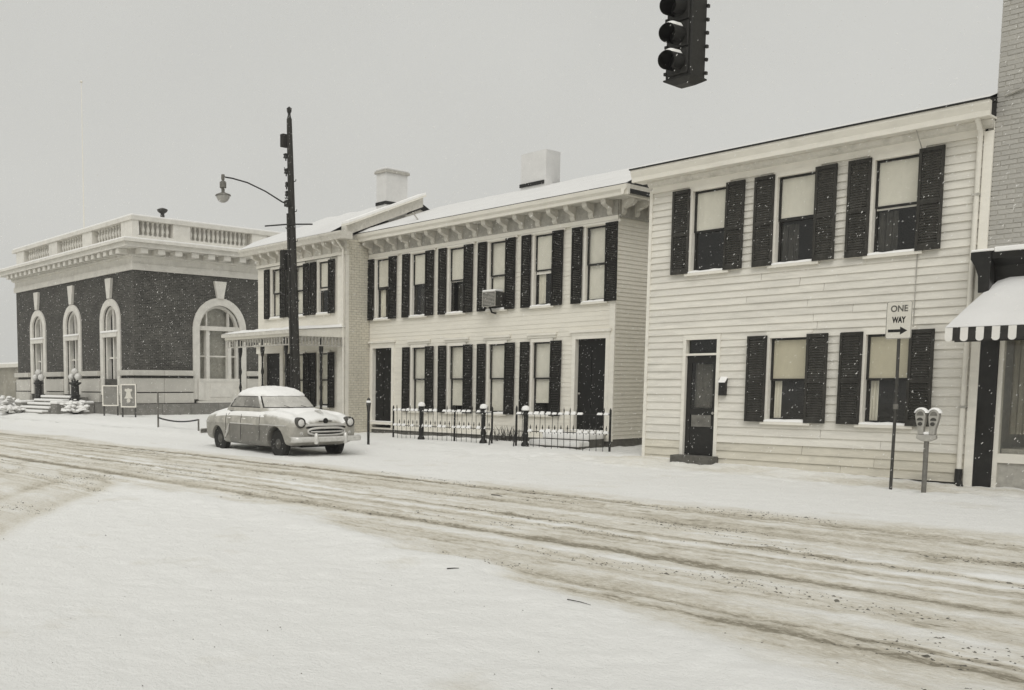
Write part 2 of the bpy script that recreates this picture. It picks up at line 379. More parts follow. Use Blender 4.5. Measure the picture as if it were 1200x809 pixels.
def slush_h(x, y):
    wob = 0.35 * fbm(x * 0.35, y * 0.35, 3, 11)
    lo = edge_low(x) + 1.1 * fbm(x * 0.9, y * 0.9, 6, 3, 0.62)
    band = sstep(-0.15, 0.45, y - lo) * (1 - sstep(12.0, 12.9, y + 1.0 * fbm(x * 0.5, y * 0.9, 4, 5) + 0.02 * np.clip(-18 - x, 0, 30) * -1.0))
    cx = curve_x(y) + 1.0 * fbm(x * 0.7, y * 0.7, 4, 8)
    turn = sstep(-0.2, 0.9, cx - x) * (1 - sstep(8.0, 9.0, y)) * sstep(-48, -36, x) * 0.75
    road = np.maximum(band, turn)
    an = fbm(x * 0.35, y * 3.2, 6, 21, 0.65); pat = fbm(x * 1.3, y * 2.0, 6, 31, 0.7)
    s = road * (0.33 + 0.65 * an + 0.60 * pat)
    h = np.zeros_like(x)
    for yc, wd, a in RUTS:
        d = y - (yc + wob * 0.18 + 0.05 * np.sin(x * 0.21 + yc))
        g = np.exp(-(d / wd) ** 2) * road * a
        g2 = (np.exp(-((np.abs(d) - 2.1 * wd) / (0.8 * wd)) ** 2)) * road * a
        fade = 0.75 + 0.5 * (fbm(x * 0.25, y * 0 + yc, 3, 41) + 0.3)
        s = s + 0.58 * g * fade; h = h - 0.022 * g + 0.007 * g2
    for yc, wd, a, ph in TREADS:
        d = y - (yc + wob * 0.16 + 0.04 * np.sin(x * 0.2 + ph))
        g = np.exp(-(d / wd) ** 2) * road * np.clip(0.55 + 2.2 * fbm(x * 0.22 + ph, y * 0 + yc, 3, 43), 0, 1.2) * a
        s = s + g; h = h - 0.012 * g
    for off, a in ((0.55, 0.7), (2.15, 0.7), (4.2, 0.5), (5.8, 0.5)):
        d = (curve_x(y) - off + 0.6 * wob - x) * 0.75
        g = np.exp(-(d / 0.2) ** 2) * a * (1 - sstep(7.0, 9.5, y)) * sstep(-48, -36, x)
        s = s + 0.30 * g; h = h - 0.022 * g
    lump = np.clip(fbm(x * 2.6, y * 5.0, 4, 51, 0.6) - 0.10, 0, 1)
    h = h + road * (0.06 * lump + 0.008 * an + 0.040 * fbm(x * 6, y * 9, 4, 61, 0.65))
    s = s + road * 0.9 * np.clip(fbm(x * 3.3, y * 6.0, 5, 71, 0.65) - 0.12, 0, 1) * 2
    berm = np.exp(-((y - lo + 0.25) / 0.35) ** 2) * (1 - turn) * 0.035 * (0.6 + 1.5 * (fbm(x * 1.5, y * 1.5, 3, 77) + 0.3))
    h = h + berm
    soft = (1 - road) * (0.05 * fbm(x * 0.6, y * 0.6, 4, 81) + 0.02 * fbm(x * 3, y * 3, 3, 91) + 0.022 * fbm(x * 8, y * 8, 2, 93)) + 0.03 * fbm(x * 0.25, y * 0.25, 2, 95)
    # scuffs in the untouched snow in front
    sc = np.clip(fbm(x * 1.3, y * 1.3, 5, 101, 0.6) - 0.17, 0, 1) * (1 - road)
    s = s + sc * 1.2
    return h + soft * sstep(60, 20, np.abs(x)), np.clip(s, 0, 1)
def ground_z(x, y):
    x = np.array([float(x)]); y = np.array([float(y)])
    return float((base_h(x, y) + relief(x, y)[0])[0])
def relief(x, y):
    hr, s = slush_h(x, y)
    walk = sstep(15.6, 16.6, y)
    hw = 0.05 * fbm(x * 6, y * 6, 3, 113) + 0.05 * fbm(x * 2.3, y * 2.3, 3, 114) + 0.04 * fbm(x * 0.8, y * 0.8, 4, 111) + 0.015 * fbm(x * 4, y * 4, 3, 115) + 0.05 * np.exp(-((y - 15.3) / 0.6) ** 2) * (0.5 + fbm(x * 0.9, y, 3, 118))
    strip = sstep(16.55, 16.8, y) * (1 - sstep(17.2, 17.4, y)) * sstep(-13.5, -10.5, x) * np.clip(0.30 + 0.8 * fbm(x * 0.9, y * 2.2, 4, 121), 0, 1)
    for k in range(34):
        fx, fy = -13.2 + 0.34 * k, 16.98 + (0.11 if k % 2 else -0.11) + 0.08 * math.sin(k * 0.7)
        hw = hw - 0.035 * np.exp(-(((x - fx) / 0.12) ** 2 + ((y - fy) / 0.06) ** 2))
    hw = hw + 0.06 * np.exp(-((y - 15.95) / 0.45) ** 2) * (0.6 + 1.6 * fbm(x * 1.1, y * 1.4, 4, 125)) - 0.03 * strip
    return hr * (1 - walk) + hw * walk * sstep(90, 30, np.abs(x)), s * (1 - walk) + strip

def spaced(segs):
    out = []
    for a, b, st in segs:
        n = max(1, int(round((b - a) / st))); out += list(np.linspace(a, b, n, endpoint=False))
    out.append(segs[-1][1]); return np.array(out)
def sheet(name, xs, ys, m, label=None):
    X, Y = np.meshgrid(xs, ys, indexing='xy'); x = X.ravel(); y = Y.ravel()
    h, s = relief(x, y); z = base_h(x, y) + h
    nx, ny = len(xs), len(ys)
    me = bpy.data.meshes.new(name)
    co = np.stack([x, y, z], 1).astype(np.float32)
    i, j = np.meshgrid(np.arange(nx-1), np.arange(ny-1), indexing='xy'); a = (j*nx + i).ravel()
    F = np.stack([a, a+1, a+1+nx, a+nx], 1).astype(np.int32)
    me.vertices.add(len(co)); me.vertices.foreach_set('co', co.ravel())
    me.loops.add(F.size); me.loops.foreach_set('vertex_index', F.ravel())
    me.polygons.add(len(F)); me.polygons.foreach_set('loop_start', np.arange(0, F.size, 4, dtype=np.int32))
    me.update(calc_edges=True)
    me.polygons.foreach_set('use_smooth', np.ones(len(F), dtype=bool))
    at = me.attributes.new('slush', 'FLOAT', 'POINT'); at.data.foreach_set('value', s.astype(np.float32))
    me.materials.append(M[m]); me.update()
    return tag(add(name, me), kind='structure')
XS = spaced([(-220, -60, 4.0), (-60, -30, 0.5), (-30, -15, 0.10), (-15, -1, 0.042), (-1, 8, 0.2), (8, 60, 2.0)])
sheet('road', XS, spaced([(-60, -6, 2.0), (-6, 2, 0.25), (2, 6.0, 0.034), (6.0, 12.6, 0.023), (12.6, 16.1, 0.07)]), 'road')
XS2 = spaced([(-220, -60, 4.0), (-60, -30, 0.4), (-30, -14, 0.12), (-14, -2, 0.05), (-2, 8, 0.25), (8, 60, 2.0)])
sheet('sidewalk', XS2, spaced([(16.1, 17.5, 0.03), (17.5, 18.4, 0.09)]), 'road')
sheet('front_yard_snow', XS2, spaced([(18.4, 23, 0.15), (23, 30, 0.5), (30, 60, 3)]), 'road')
g = MB().box(-3000, 3000, -3000, 3000, -0.6, -0.35)
tag(add('ground', g.mesh('ground', 'snow')), kind='structure')

def sink(x, y, d=0.12): return ground_z(x, y) - d

# ------------------------------------------------------------------ clapboards with openings
def boards(parent, x0, x1, z0, z1, yf, expo, opens, m, single=True, proud=0.016, name='board'):
    base = WL[parent.name]; allmb = MB(); k = 0; z = z0
    rr = random.Random(int(abs(x0) * 100))
    def piece(xa, xb, za, zb, last):
        nonlocal allmb
        if xb - xa < 0.02 or zb - za < 0.02: return
        j = rr.uniform(-0.004, 0.004); lap = 0.012; w0 = rr.uniform(-0.004, 0.004) if single else 0; w1 = rr.uniform(-0.004, 0.004) if single else 0
        pts = [(xa, yf - proud + j, za - lap + w0), (xb, yf - proud + j, za - lap + w1), (xb, yf + 0.022, za - lap), (xa, yf + 0.022, za - lap),
               (xa, yf - 0.001 + j * .3, zb), (xb, yf - 0.001 + j * .3, zb + 0.0), (xb, yf + 0.022, zb), (xa, yf + 0.022, zb)]
        if single:
            mb = MB().hexa(pts); part(name, mb, 'whitedirty' if za < 0.5 else m, parent)
        else: allmb.hexa(pts)
    while z < z1 - 0.03:
        zb = min(z1, z + (expo if not single or z < 2.25 else expo * 0.865) * rr.uniform(0.985, 1.015)); cuts = []
        for (a, b, c, d) in opens:
            if c < zb - 0.001 and d > z + 0.001: cuts.append((a, b, c, d))
        cuts.sort(); xa = x0
        for (a, b, c, d) in cuts:
            piece(xa, a, z, zb, False)
            if c > z + 0.02: piece(a, b, z, c, False)
            if d < zb - 0.02: piece(a, b, d, zb, False)
            xa = b
        # one butt joint somewhere in the long runs
        if single and x1 - xa > 1.7:
            q = xa + (x1 - xa) * rr.uniform(0.3, 0.7); piece(xa, q - 0.003, z, zb, False); piece(q + 0.003, x1, z, zb, False)
        else: piece(xa, x1, z, zb, False)
        z = zb
    if not single:
        tag(part(name, allmb, m, parent), kind='stuff')

# ------------------------------------------------------------------ windows, shutters, doors
def seg(mb, *a): mb.box(*a); return mb
CACHE = {}
def cached(key, fn, name, m, smooth=False):
    if key not in CACHE: CACHE[key] = fn().mesh(name, m, smooth)
    return CACHE[key]

def window(house, x, yf, z, w, h, cw=0.075, blind=0.5, lowblind=None, bm='blind', curtain=None, sash='sash', head=0.09, snow=True, lip=0.045):
    """opening with lower-left corner (x, z) in the wall plane y = yf"""
    b = WL[house.name]; key = (round(w, 3), round(h, 3), cw, head)
    def casing():
        m = MB(); m.box(-cw, 0, -lip, 0.03, 0, h + head); m.box(w, w + cw, -lip, 0.03, 0, h + head); m.box(0, w, -lip, 0.03, h, h + head)
        m.box(-0.012, 0, 0.03, 0.16, 0, h); m.box(w, w + 0.012, 0.03, 0.16, 0, h); m.box(-0.012, w + 0.012, 0.03, 0.16, h, h + 0.012)
        return m
    win = add('window', cached(('casing',) + key, casing, 'window', 'trim'), house, Vector((x, yf, z)) - b)
    def sill():
        return MB().box(-cw - 0.03, w + cw + 0.03, -0.075, 0.16, -0.055, -0.002)
    add('sill', cached(('sill',) + key, sill, 'sill', 'trim'), win)
    mh = h * 0.5
    def upper():
        m = MB(); t = 0.038
        m.box(0.003, t, 0.04, 0.075, mh, h - 0.002); m.box(w - t, w - 0.003, 0.04, 0.075, mh, h - 0.002); m.box(t, w - t, 0.04, 0.075, h - t - 0.002, h - 0.002); m.box(t, w - t, 0.04, 0.075, mh - 0.018, mh + 0.022)
        return m
    def lower():
        m = MB(); t = 0.038
        m.box(0.003, t, 0.078, 0.11, 0.003, mh + 0.02); m.box(w - t, w - 0.003, 0.078, 0.11, 0.003, mh + 0.02); m.box(t, w - t, 0.078, 0.11, 0.003, 0.06); m.box(t, w - t, 0.078, 0.11, mh - 0.02, mh + 0.02)
        return m
    add('sash', cached(('us', sash) + key, upper, 'upper_sash', sash), win)
    add('sash', cached(('ls', sash) + key, lower, 'lower_sash', sash), win)
    add('pane', cached(('up',) + key, lambda: MB().box(0.039, w - 0.039, 0.055, 0.058, mh + 0.023, h - 0.041), 'pane', 'glass'), win)
    add('pane', cached(('lp',) + key, lambda: MB().box(0.039, w - 0.039, 0.092, 0.095, 0.061, mh - 0.021), 'pane', 'glass'), win)
    if blind:
        bl = MB(); n = 7; zb = h * (1 - blind)
        P = []
        for i in range(n + 1):
            q = 0.025 + (w - 0.05) * i / n; yy = (0.068 if blind < 0.58 else 0.117) + 0.004 * math.sin(i * 1.7 + x * 3)
            P.append((q, yy))
        bl.grid([[(q, yy, zb) for q, yy in P], [(q, yy, h - 0.004) for q, yy in P]])
        bl.grid([[(q, yy + 0.003, zb) for q, yy in P], [(q, yy + 0.003, h - 0.004) for q, yy in P]])
        add('blind', bl.mesh('blind', bm), win)
    if curtain:
        for (ca, cb, cz0, cz1, cm) in curtain:
            c = MB(); n = 9
            A = [(ca + (cb - ca) * i / n, 0.15 + 0.014 * math.cos(i * 2.2)) for i in range(n + 1)]
            A = [(q, yy - 0.015) for q, yy in A]; c.grid([[(q, yy, cz0) for q, yy in A], [(q, yy, cz1) for q, yy in A]])
            add('curtain', c.mesh('curtain', cm), win)
    if snow:
        def sn():
            m = MB(); n = 9; top = []
            r = random.Random(int(w * 1000 + h * 77 + len(CACHE)))
            P0 = []; P1 = []; P2 = []; P3 = []
            for i in range(n + 1):
                q = -cw - 0.02 + (w + 2 * cw + 0.04) * i / n; e = 0.012 if i in (0, n) else 0.022 + 0.016 * r.random()
                P0.append((q, -0.077, -0.004)); P1.append((q, -0.068, e)); P2.append((q, -0.01, e * 1.25)); P3.append((q, 0.036, e * 1.3))
            m.grid([P0, P1, P2, P3]); return m
        add('sill_snow', cached(('snow', random.randint(0, 3)) + key, sn, 'sill_snow', 'snow', True), win)
    return win

def shutter_frame(w, h):
    m = MB(); s = 0.042
    m.box(0, s, 0, 0.035, 0, h); m.box(w - s, w, 0, 0.035, 0, h)
    m.box(s, w - s, 0, 0.035, 0, 0.09); m.box(s, w - s, 0, 0.035, h - 0.06, h); m.box(s, w - s, 0, 0.035, h * 0.47 - 0.03, h * 0.47 + 0.03)
    return m
def shutter_slats(w, h):
    m = MB(); s = 0.043
    for (a, b) in ((0.09, h * 0.47 - 0.03), (h * 0.47 + 0.03, h - 0.06)):
        n = int((b - a) / 0.042)
        for i in range(n):
            z = a + (b - a) * (i + 0.5) / n
            m.hexa([(s, 0.006, z - 0.020), (w - s, 0.006, z - 0.020), (w - s, 0.010, z - 0.022), (s, 0.010, z - 0.022),
                    (s, 0.024, z + 0.018), (w - s, 0.024, z + 0.018), (w - s, 0.028, z + 0.016), (s, 0.028, z + 0.016)])
    return m
def shutter(house, x, yf, z, w, h, m, swing=0.0, hinge='l', proud=0.09):
    b = WL[house.name]; key = (round(w, 2), round(h, 2), m)
    loc = Vector((x, yf - proud, z)) - b
    o = add('shutter', cached(('sf',) + key, lambda: shutter_frame(w, h), 'shutter', m), house, loc, (random.uniform(-.006, .006), random.uniform(-.005, .005), swing))
    tag(add('louvres', cached(('ss',) + key, lambda: shutter_slats(w, h), 'louvres', m), o), kind='stuff')
    return o

# ================================================================== RIGHT WHITE CLAPBOARD HOUSE
rh = empty('clapboard_house', (-8, 17.4, 0.1), 'white clapboard house with wide boards and plain boxed cornice beside the store', 'house')
RY = 17.4; RX0, RX1 = -10.83, -5.13
up_x = [-9.93, -8.33, -6.75]; lo_x = [-8.35, -6.75]
opens = []
for x in up_x: opens.append((x - 0.07, x + 0.66 + 0.07, 3.78, 5.36 + 0.09))
for x in lo_x: opens.append((x - 0.07, x + 0.66 + 0.07, 0.97, 2.51 + 0.09))
opens.append((-10.03, -9.28, -0.2, 2.60))
boards(rh, RX0 + 0.04, RX1 - 0.06, 0.135, 5.44, RY, 0.150, opens, 'white', proud=0.025)
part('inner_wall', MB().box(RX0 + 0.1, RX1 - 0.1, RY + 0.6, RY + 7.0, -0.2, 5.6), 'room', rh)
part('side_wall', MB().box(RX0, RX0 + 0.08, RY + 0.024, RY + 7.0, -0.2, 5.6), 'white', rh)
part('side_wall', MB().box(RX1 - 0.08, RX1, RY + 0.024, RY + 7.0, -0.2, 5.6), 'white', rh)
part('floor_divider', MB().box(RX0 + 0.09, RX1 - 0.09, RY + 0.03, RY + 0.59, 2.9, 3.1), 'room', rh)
part('corner_board', MB().box(RX0 - 0.012, RX0 + 0.05, RY - 0.040, RY + 0.02, -0.2, 5.5), 'trim', rh)
part('corner_board', MB().box(RX1 - 0.11, RX1 + 0.01, RY - 0.042, RY + 0.02, -0.2, 5.5), 'trim', rh)
# boxed cornice: frieze board, bed moulding, soffit, fascia
part('frieze_board', MB().box(RX0 + 0.05, RX1 - 0.11, RY - 0.045, RY + 0.02, 5.44, 5.66), 'trim', rh)
part('bed_moulding', MB().extrude([(RY - 0.02, 5.54), (RY - 0.10, 5.58), (RY - 0.14, 5.64), (RY - 0.14, 5.66), (RY - 0.02, 5.66)], 'x', RX0 - 0.02, RX1 + 0.01), 'oldwhite', rh)
part('soffit', MB().box(RX0 - 0.20, RX1 + 0.03, RY - 0.34, RY + 0.02, 5.662, 5.69), 'trim', rh)
part('fascia', MB().extrude([(RY - 0.33, 5.655), (RY - 0.36, 5.66), (RY - 0.37, 5.74), (RY - 0.42, 5.84), (RY - 0.42, 5.885), (RY - 0.30, 5.885), (RY - 0.30, 5.655)], 'x', RX0 - 0.22, RX1 + 0.04), 'trim', rh)
part('roof_edge', MB().box(RX0 - 0.24, RX1 + 0.05, RY - 0.445, RY - 0.1, 5.888, 5.912), 'signblack', rh)
t = math.tan(math.radians(11)); rid = RY + 3.6
part('roof', MB().extrude([(RY - 0.40, 5.914), (rid, 5.914 + t * (rid - RY + 0.4)), (RY + 7.3, 5.7), (RY - 0.36, 5.7)], 'x', RX0 - 0.20, RX1 + 0.02), 'signblack', rh)
rs = MB()
n = 46; rows = []
for j in range(9):
    yy = RY - 0.42 + (rid - RY + 0.42) * j / 8; row = []
    for i in range(n + 1):
        x = RX0 - 0.22 + (RX1 - RX0 + 0.25) * i / n
        th = (0.0 if j == 0 else 0.065) + 0.02 * float(fbm(np.array([x * 1.5]), np.array([yy * 2.0]), 3, 5)[0])
        row.append((x, yy + (0.02 * float(fbm(np.array([x * 3.0]), np.array([1.0]), 3, 8)[0]) if j == 0 else 0), 5.914 + t * (yy - RY + 0.4) + max(0.004, th)))
    rows.append(row)
rs.grid(rows); part('roof_snow', rs, 'roofsnow', rh, True)
fnd = MB().box(RX0 + 0.02, RX1 - 0.02, RY + 0.03, RY + 0.3, -0.4, 0.16); part('foundation', fnd, 'step', rh)  # dark colour stands in for the shadow line at the wall foot
cur = lambda w, h: [(0.03, 0.20, 0.05, h * 0.52, 'curtain')]
for i, x in enumerate(up_x):
    window(rh, x, RY, 3.81, 0.66, 1.54, blind=[0.50, 0.47, 0.53][i], bm='blind', curtain=None if i == 0 else [(0.03, 0.33, 0.05, 0.7, 'shutter_rh')])
    shutter(rh, x - 0.075 - 0.315, RY, 3.80, 0.355, 1.60, 'shutter_rh')
    shutter(rh, x + 0.66 + 0.005, RY, 3.80, 0.355, 1.60, 'shutter_rh', swing=-0.03)
for i, x in enumerate(lo_x):
    window(rh, x, RY, 1.0, 0.66, 1.50, blind=0.50, bm='blindtan', curtain=[(0.04, 0.17, 0.06, 0.80, 'curtain')])
    shutter(rh, x - 0.075 - 0.315, RY, 0.99, 0.355, 1.56, 'shutter_rh')
    shutter(rh, x + 0.66 + 0.005, RY, 0.99, 0.355, 1.56, 'shutter_rh', swing=-0.03)
# front door: casing, transom, glazed screen door, stone step, letter box
dc = part('door_casing', MB().box(-10.03, -9.965, RY - 0.035, RY + 0.10, 0.16, 2.60).box(-9.345, -9.28, RY - 0.035, RY + 0.10, 0.16, 2.60)
     .box(-9.965, -9.345, RY - 0.035, RY + 0.10, 2.53, 2.60).box(-9.965, -9.345, RY - 0.02, RY + 0.10, 2.225, 2.265), 'trim', rh)
d = part('door', MB().box(-9.96, -9.87, RY + 0.035, RY + 0.075, 0.31, 2.222).box(-9.43, -9.35, RY + 0.035, RY + 0.075, 0.31, 2.222)
     .box(-9.87, -9.43, RY + 0.035, RY + 0.075, 2.08, 2.222).box(-9.87, -9.43, RY + 0.035, RY + 0.075, 1.08, 1.20).box(-9.87, -9.43, RY + 0.045, RY + 0.07, 0.31, 0.85), 'sash', rh)
part('pane', MB().box(-9.87, -9.43, RY + 0.05, RY + 0.055, 1.20, 2.08), 'glass', d)
dcu = MB(); A = [(-9.86 + 0.42 * i / 9, RY + 0.16 + 0.012 * math.cos(i * 2.3)) for i in range(10)]; dcu.grid([[(q, yy, 1.22) for q, yy in A], [(q, yy, 2.06) for q, yy in A]])
part('door_curtain', dcu, 'step', d)
part('letter_panel', MB().box(-9.84, -9.44, RY + 0.03, RY + 0.06, 0.852, 1.078), 'foundation', d)
part('door_knob', MB().lathe([(0.0, -0.06), (0.022, -0.055), (0.028, -0.04), (0.012, -0.02), (0.012, 0.0)], 10, (-9.39, RY + 0.035, 1.12), 'y'), 'meter', d, True)
part('transom', MB().box(-9.96, -9.35, RY + 0.06, RY + 0.064, 2.268, 2.528), 'glass', rh)
part('door_step', MB().box(-10.07, -9.24, RY - 0.30, RY + 0.03, 0.02, 0.30), 'step', rh, bevel=0.012)
ml = part('mailbox', MB().box(-9.245, -9.12, RY - 0.10, RY - 0.02, 1.46, 1.72).extrude([(RY - 0.11, 1.70), (RY - 0.02, 1.79), (RY - 0.02, 1.70)], 'x', -9.25, -9.115), 'iron', rh)
part('snow', MB().hexa([(-9.25, RY - 0.115, 1.705), (-9.115, RY - 0.115, 1.705), (-9.115, RY - 0.02, 1.795), (-9.25, RY - 0.02, 1.795), (-9.245, RY - 0.10, 1.735), (-9.12, RY - 0.10, 1.735), (-9.12, RY - 0.025, 1.815), (-9.245, RY - 0.025, 1.815)]), 'snow', ml)
# rain pipe and service cable
dp = part('downspout', MB().tube([(-5.27, RY - 0.30, 5.68), (-5.27, RY - 0.12, 5.50), (-5.285, RY - 0.06, 5.36), (-5.295, RY - 0.06, 3.0), (-5.30, RY - 0.06, 0.32)], 0.036, 10), 'trim', rh, True)
part('downspout_shoe', MB().tube([(-5.30, RY - 0.06, 0.34), (-5.30, RY - 0.07, 0.16), (-5.24, RY - 0.16, 0.06)], 0.05, 10), 'iron', dp, True)
for z in (4.55, 2.7, 1.3): part('pipe_clip', MB().box(-5.345, -5.245, RY - 0.10, RY - 0.02, z, z + 0.035), 'corniceg', dp)
part('service_cable', MB().tube([(-6.10, RY - 0.43, 5.90), (-6.08, RY - 0.25, 5.62), (-6.07, RY - 0.10, 5.45), (-6.06, RY - 0.03, 5.35), (-6.06, RY - 0.025, 2.6)], 0.008, 6), 'corniceg', rh)

# ================================================================== MIDDLE HOUSE
mh = empty('double_house', (-17.7, 20, 0.1), 'long cream house with black shutters, bracketed cornice and two dark doors behind iron fence', 'house')
MY = 20.0; MX0, MX1 = -21.98, -13.30
ux = [-21.67, -20.13, -18.66, -17.20, -15.71, -14.16]; lx = [-20.09, -18.62, -17.17, -15.70]
opens = []
for x in ux: opens.append((x - 0.07, x + 0.57 + 0.07, 3.65, 5.58))
for x in lx: opens.append((x - 0.07, x + 0.57 + 0.07, 0.86, 2.86))
opens += [(-21.88, -20.88, 0.1, 2.88), (-14.46, -13.42, 0.1, 2.88)]
boards(mh, MX0, MX1 - 0.12, 0.36, 5.58, MY, 0.115, opens, 'cream', single=False, proud=0.009, name='front_siding')
part('corner_board', MB().box(MX1 - 0.14, MX1 + 0.012, MY - 0.03, MY + 0.02, 0.34, 5.60), 'trim', mh)
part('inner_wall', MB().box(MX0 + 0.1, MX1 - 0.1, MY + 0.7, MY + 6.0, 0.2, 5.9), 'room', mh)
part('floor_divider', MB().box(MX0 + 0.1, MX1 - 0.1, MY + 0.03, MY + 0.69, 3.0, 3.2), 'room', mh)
part('end_wall', MB().box(MX0, MX0 + 0.08, MY + 0.024, MY + 6, 0.2, 5.9), 'cream', mh)
# side wall clapboards (run back from the street): boards built along y
sw = MB(); z = 0.36
while z < 5.62:
    zb = z + 0.098
    sw.hexa([(MX1 + 0.015, MY + 0.0, z - 0.01), (MX1 + 0.015, MY + 6.0, z - 0.01), (MX1 - 0.03, MY + 6.0, z - 0.01), (MX1 - 0.03, MY + 0.0, z - 0.01),
             (MX1 + 0.001, MY + 0.0, zb), (MX1 + 0.001, MY + 6.0, zb), (MX1 - 0.03, MY + 6.0, zb), (MX1 - 0.03, MY + 0.0, zb)]); z = zb
tag(part('side_siding', sw, 'cream', mh), kind='stuff')
part('foundation', MB().box(MX0 + 0.02, MX1 - 0.01, MY + 0.03, MY + 6, -0.3, 0.355), 'foundation', mh)
part('water_table', MB().box(MX0 + 0.02, MX1 + 0.01, MY - 0.022, MY + 0.02, 0.30, 0.352), 'trim', mh)
# cornice; both friezes carry the eave shade in their grey
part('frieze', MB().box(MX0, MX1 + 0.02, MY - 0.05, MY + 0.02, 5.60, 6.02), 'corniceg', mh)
part('architrave', MB().box(MX0, MX1 + 0.03, MY - 0.06, MY + 0.02, 5.56, 5.66), 'trim', mh)
part('soffit', MB().box(MX0 - 0.2, MX1 + 0.46, MY - 0.46, MY + 6.0, 6.022, 6.05), 'oldwhite', mh)
prof = [(MY - 0.42, 6.015), (MY - 0.47, 6.02), (MY - 0.48, 6.09), (MY - 0.53, 6.15), (MY - 0.55, 6.24), (MY - 0.50, 6.245), (MY - 0.40, 6.245), (MY - 0.40, 6.015)]
part('fascia', MB().extrude(prof, 'x', MX0 - 0.35, MX1 + 0.55), 'trim', mh)
pr2 = [(MX1 + 0.42, 6.013), (MX1 + 0.47, 6.018), (MX1 + 0.48, 6.09), (MX1 + 0.53, 6.15), (MX1 + 0.552, 6.242), (MX1 + 0.40, 6.242), (MX1 + 0.40, 6.013)]
part('fascia', MB().extrude(pr2, 'y', MY - 0.53, MY + 6.2), 'trim', mh)
part('side_frieze', MB().box(MX1 + 0.016, MX1 + 0.045, MY - 0.02, MY + 6, 5.62, 6.02), 'corniceg', mh)
brk = MB().extrude([(-0.02, 0), (-0.06, 0.02), (-0.09, 0.08), (-0.08, 0.14), (-0.14, 0.17), (-0.26, 0.20), (-0.33, 0.24), (-0.35, 0.30), (-0.35, 0.345), (-0.02, 0.345)], 'x', -0.065, 0.065)
BRK = brk.mesh('bracket', 'oldwhite')
b0 = WL[mh.name]
for k in range(17):
    add('bracket', BRK, mh, Vector((-13.47 - 0.525 * k, MY - 0.03, 5.675)) - b0)
for k in range(5):
    add('bracket', BRK, mh, Vector((MX1 + 0.025, MY + 0.12 + 0.55 * k, 5.675)) - b0, (0, 0, math.radians(90)))
t2 = math.tan(math.radians(18)); rid2 = 23.0
part('roof', MB().extrude([(MY - 0.545, 6.248), (rid2, 6.248 + t2 * (rid2 - MY + 0.545)), (MY + 6.5, 6.248), (MY + 6.5, 6.06), (MY - 0.395, 6.06), (MY - 0.395, 6.248)], 'x', MX0 + 0.02, MX1 + 0.53), 'signblack', mh)
rs = MB(); rows = []
for j in range(9):
    yy = MY - 0.56 + (rid2 - MY + 0.56) * j / 8; row = []
    for i in range(61):
        x = MX0 + 0.01 + (MX1 + 0.545 - MX0) * i / 60
        th = (0.004 if j == 0 else 0.06) + 0.025 * float(fbm(np.array([x * 1.5]), np.array([yy * 2.0]), 3, 15)[0])
        row.append((x, yy, 6.252 + t2 * (yy - MY + 0.545) + max(0.006, th)))
    rows.append(row)
rs.grid(rows); part('roof_snow', rs, 'roofsnow', mh, True)
ch = part('chimney', MB().box(-18.4, -17.5, 22.7, 23.35, 7.2, 8.40), 'chimney', mh)
part('chimney_flashing', MB().box(-18.42, -17.55, 22.665, 22.695, 7.44, 7.54), 'signblack', ch)
part('lightning_rod', MB().tube([(-19.6, 19.75, 6.3), (-19.85, 19.7, 6.62)], 0.018, 6).tube([(-20.15, 19.72, 6.55), (-19.55, 19.72, 6.60)], 0.018, 6), 'corniceg', mh)
# windows and shutters
bl = [0.46, 0.50, 0.52, 0.96, 0.55, 0.96]
for i, x in enumerate(ux):
    window(mh, x, MY, 3.68, 0.57, 1.80, cw=0.06, blind=bl[i], bm='blind', head=0.09, lip=0.03, curtain=[(0.04, 0.26, 0.05, 0.9, 'curtain')] if i in (0, 4) else ([(0.2, 0.5, 0.05, 0.8, 'shutter_rh')] if i in (1, 2) else None))
    shutter(mh, x - 0.05 - 0.315, MY, 3.66, 0.295, 1.85, 'shutter')
    shutter(mh, x + 0.59, MY, 3.66, 0.325, 1.85, 'shutter')
for i, x in enumerate(lx):
    window(mh, x, MY, 0.90, 0.57, 1.86, cw=0.06, blind=[0.97, 0.90, 0.97, 0.84][i], bm='blind', head=0.09, lip=0.03)
    shutter(mh, x - 0.05 - 0.315, MY, 0.88, 0.295, 1.90, 'shutter')
    shutter(mh, x + 0.59, MY, 0.88, 0.325, 1.90, 'shutter')
for x in ux: part('lintel', MB().box(x - 0.42, x + 0.95, MY - 0.055, MY - 0.007, 5.50, 5.555), 'trim', mh)
for x in lx: part('lintel', MB().box(x - 0.16, x + 0.75, MY - 0.075, MY - 0.007, 2.93, 2.985).box(x - 0.14, x + 0.73, MY - 0.04, MY - 0.007, 2.865, 2.93), 'trim', mh)
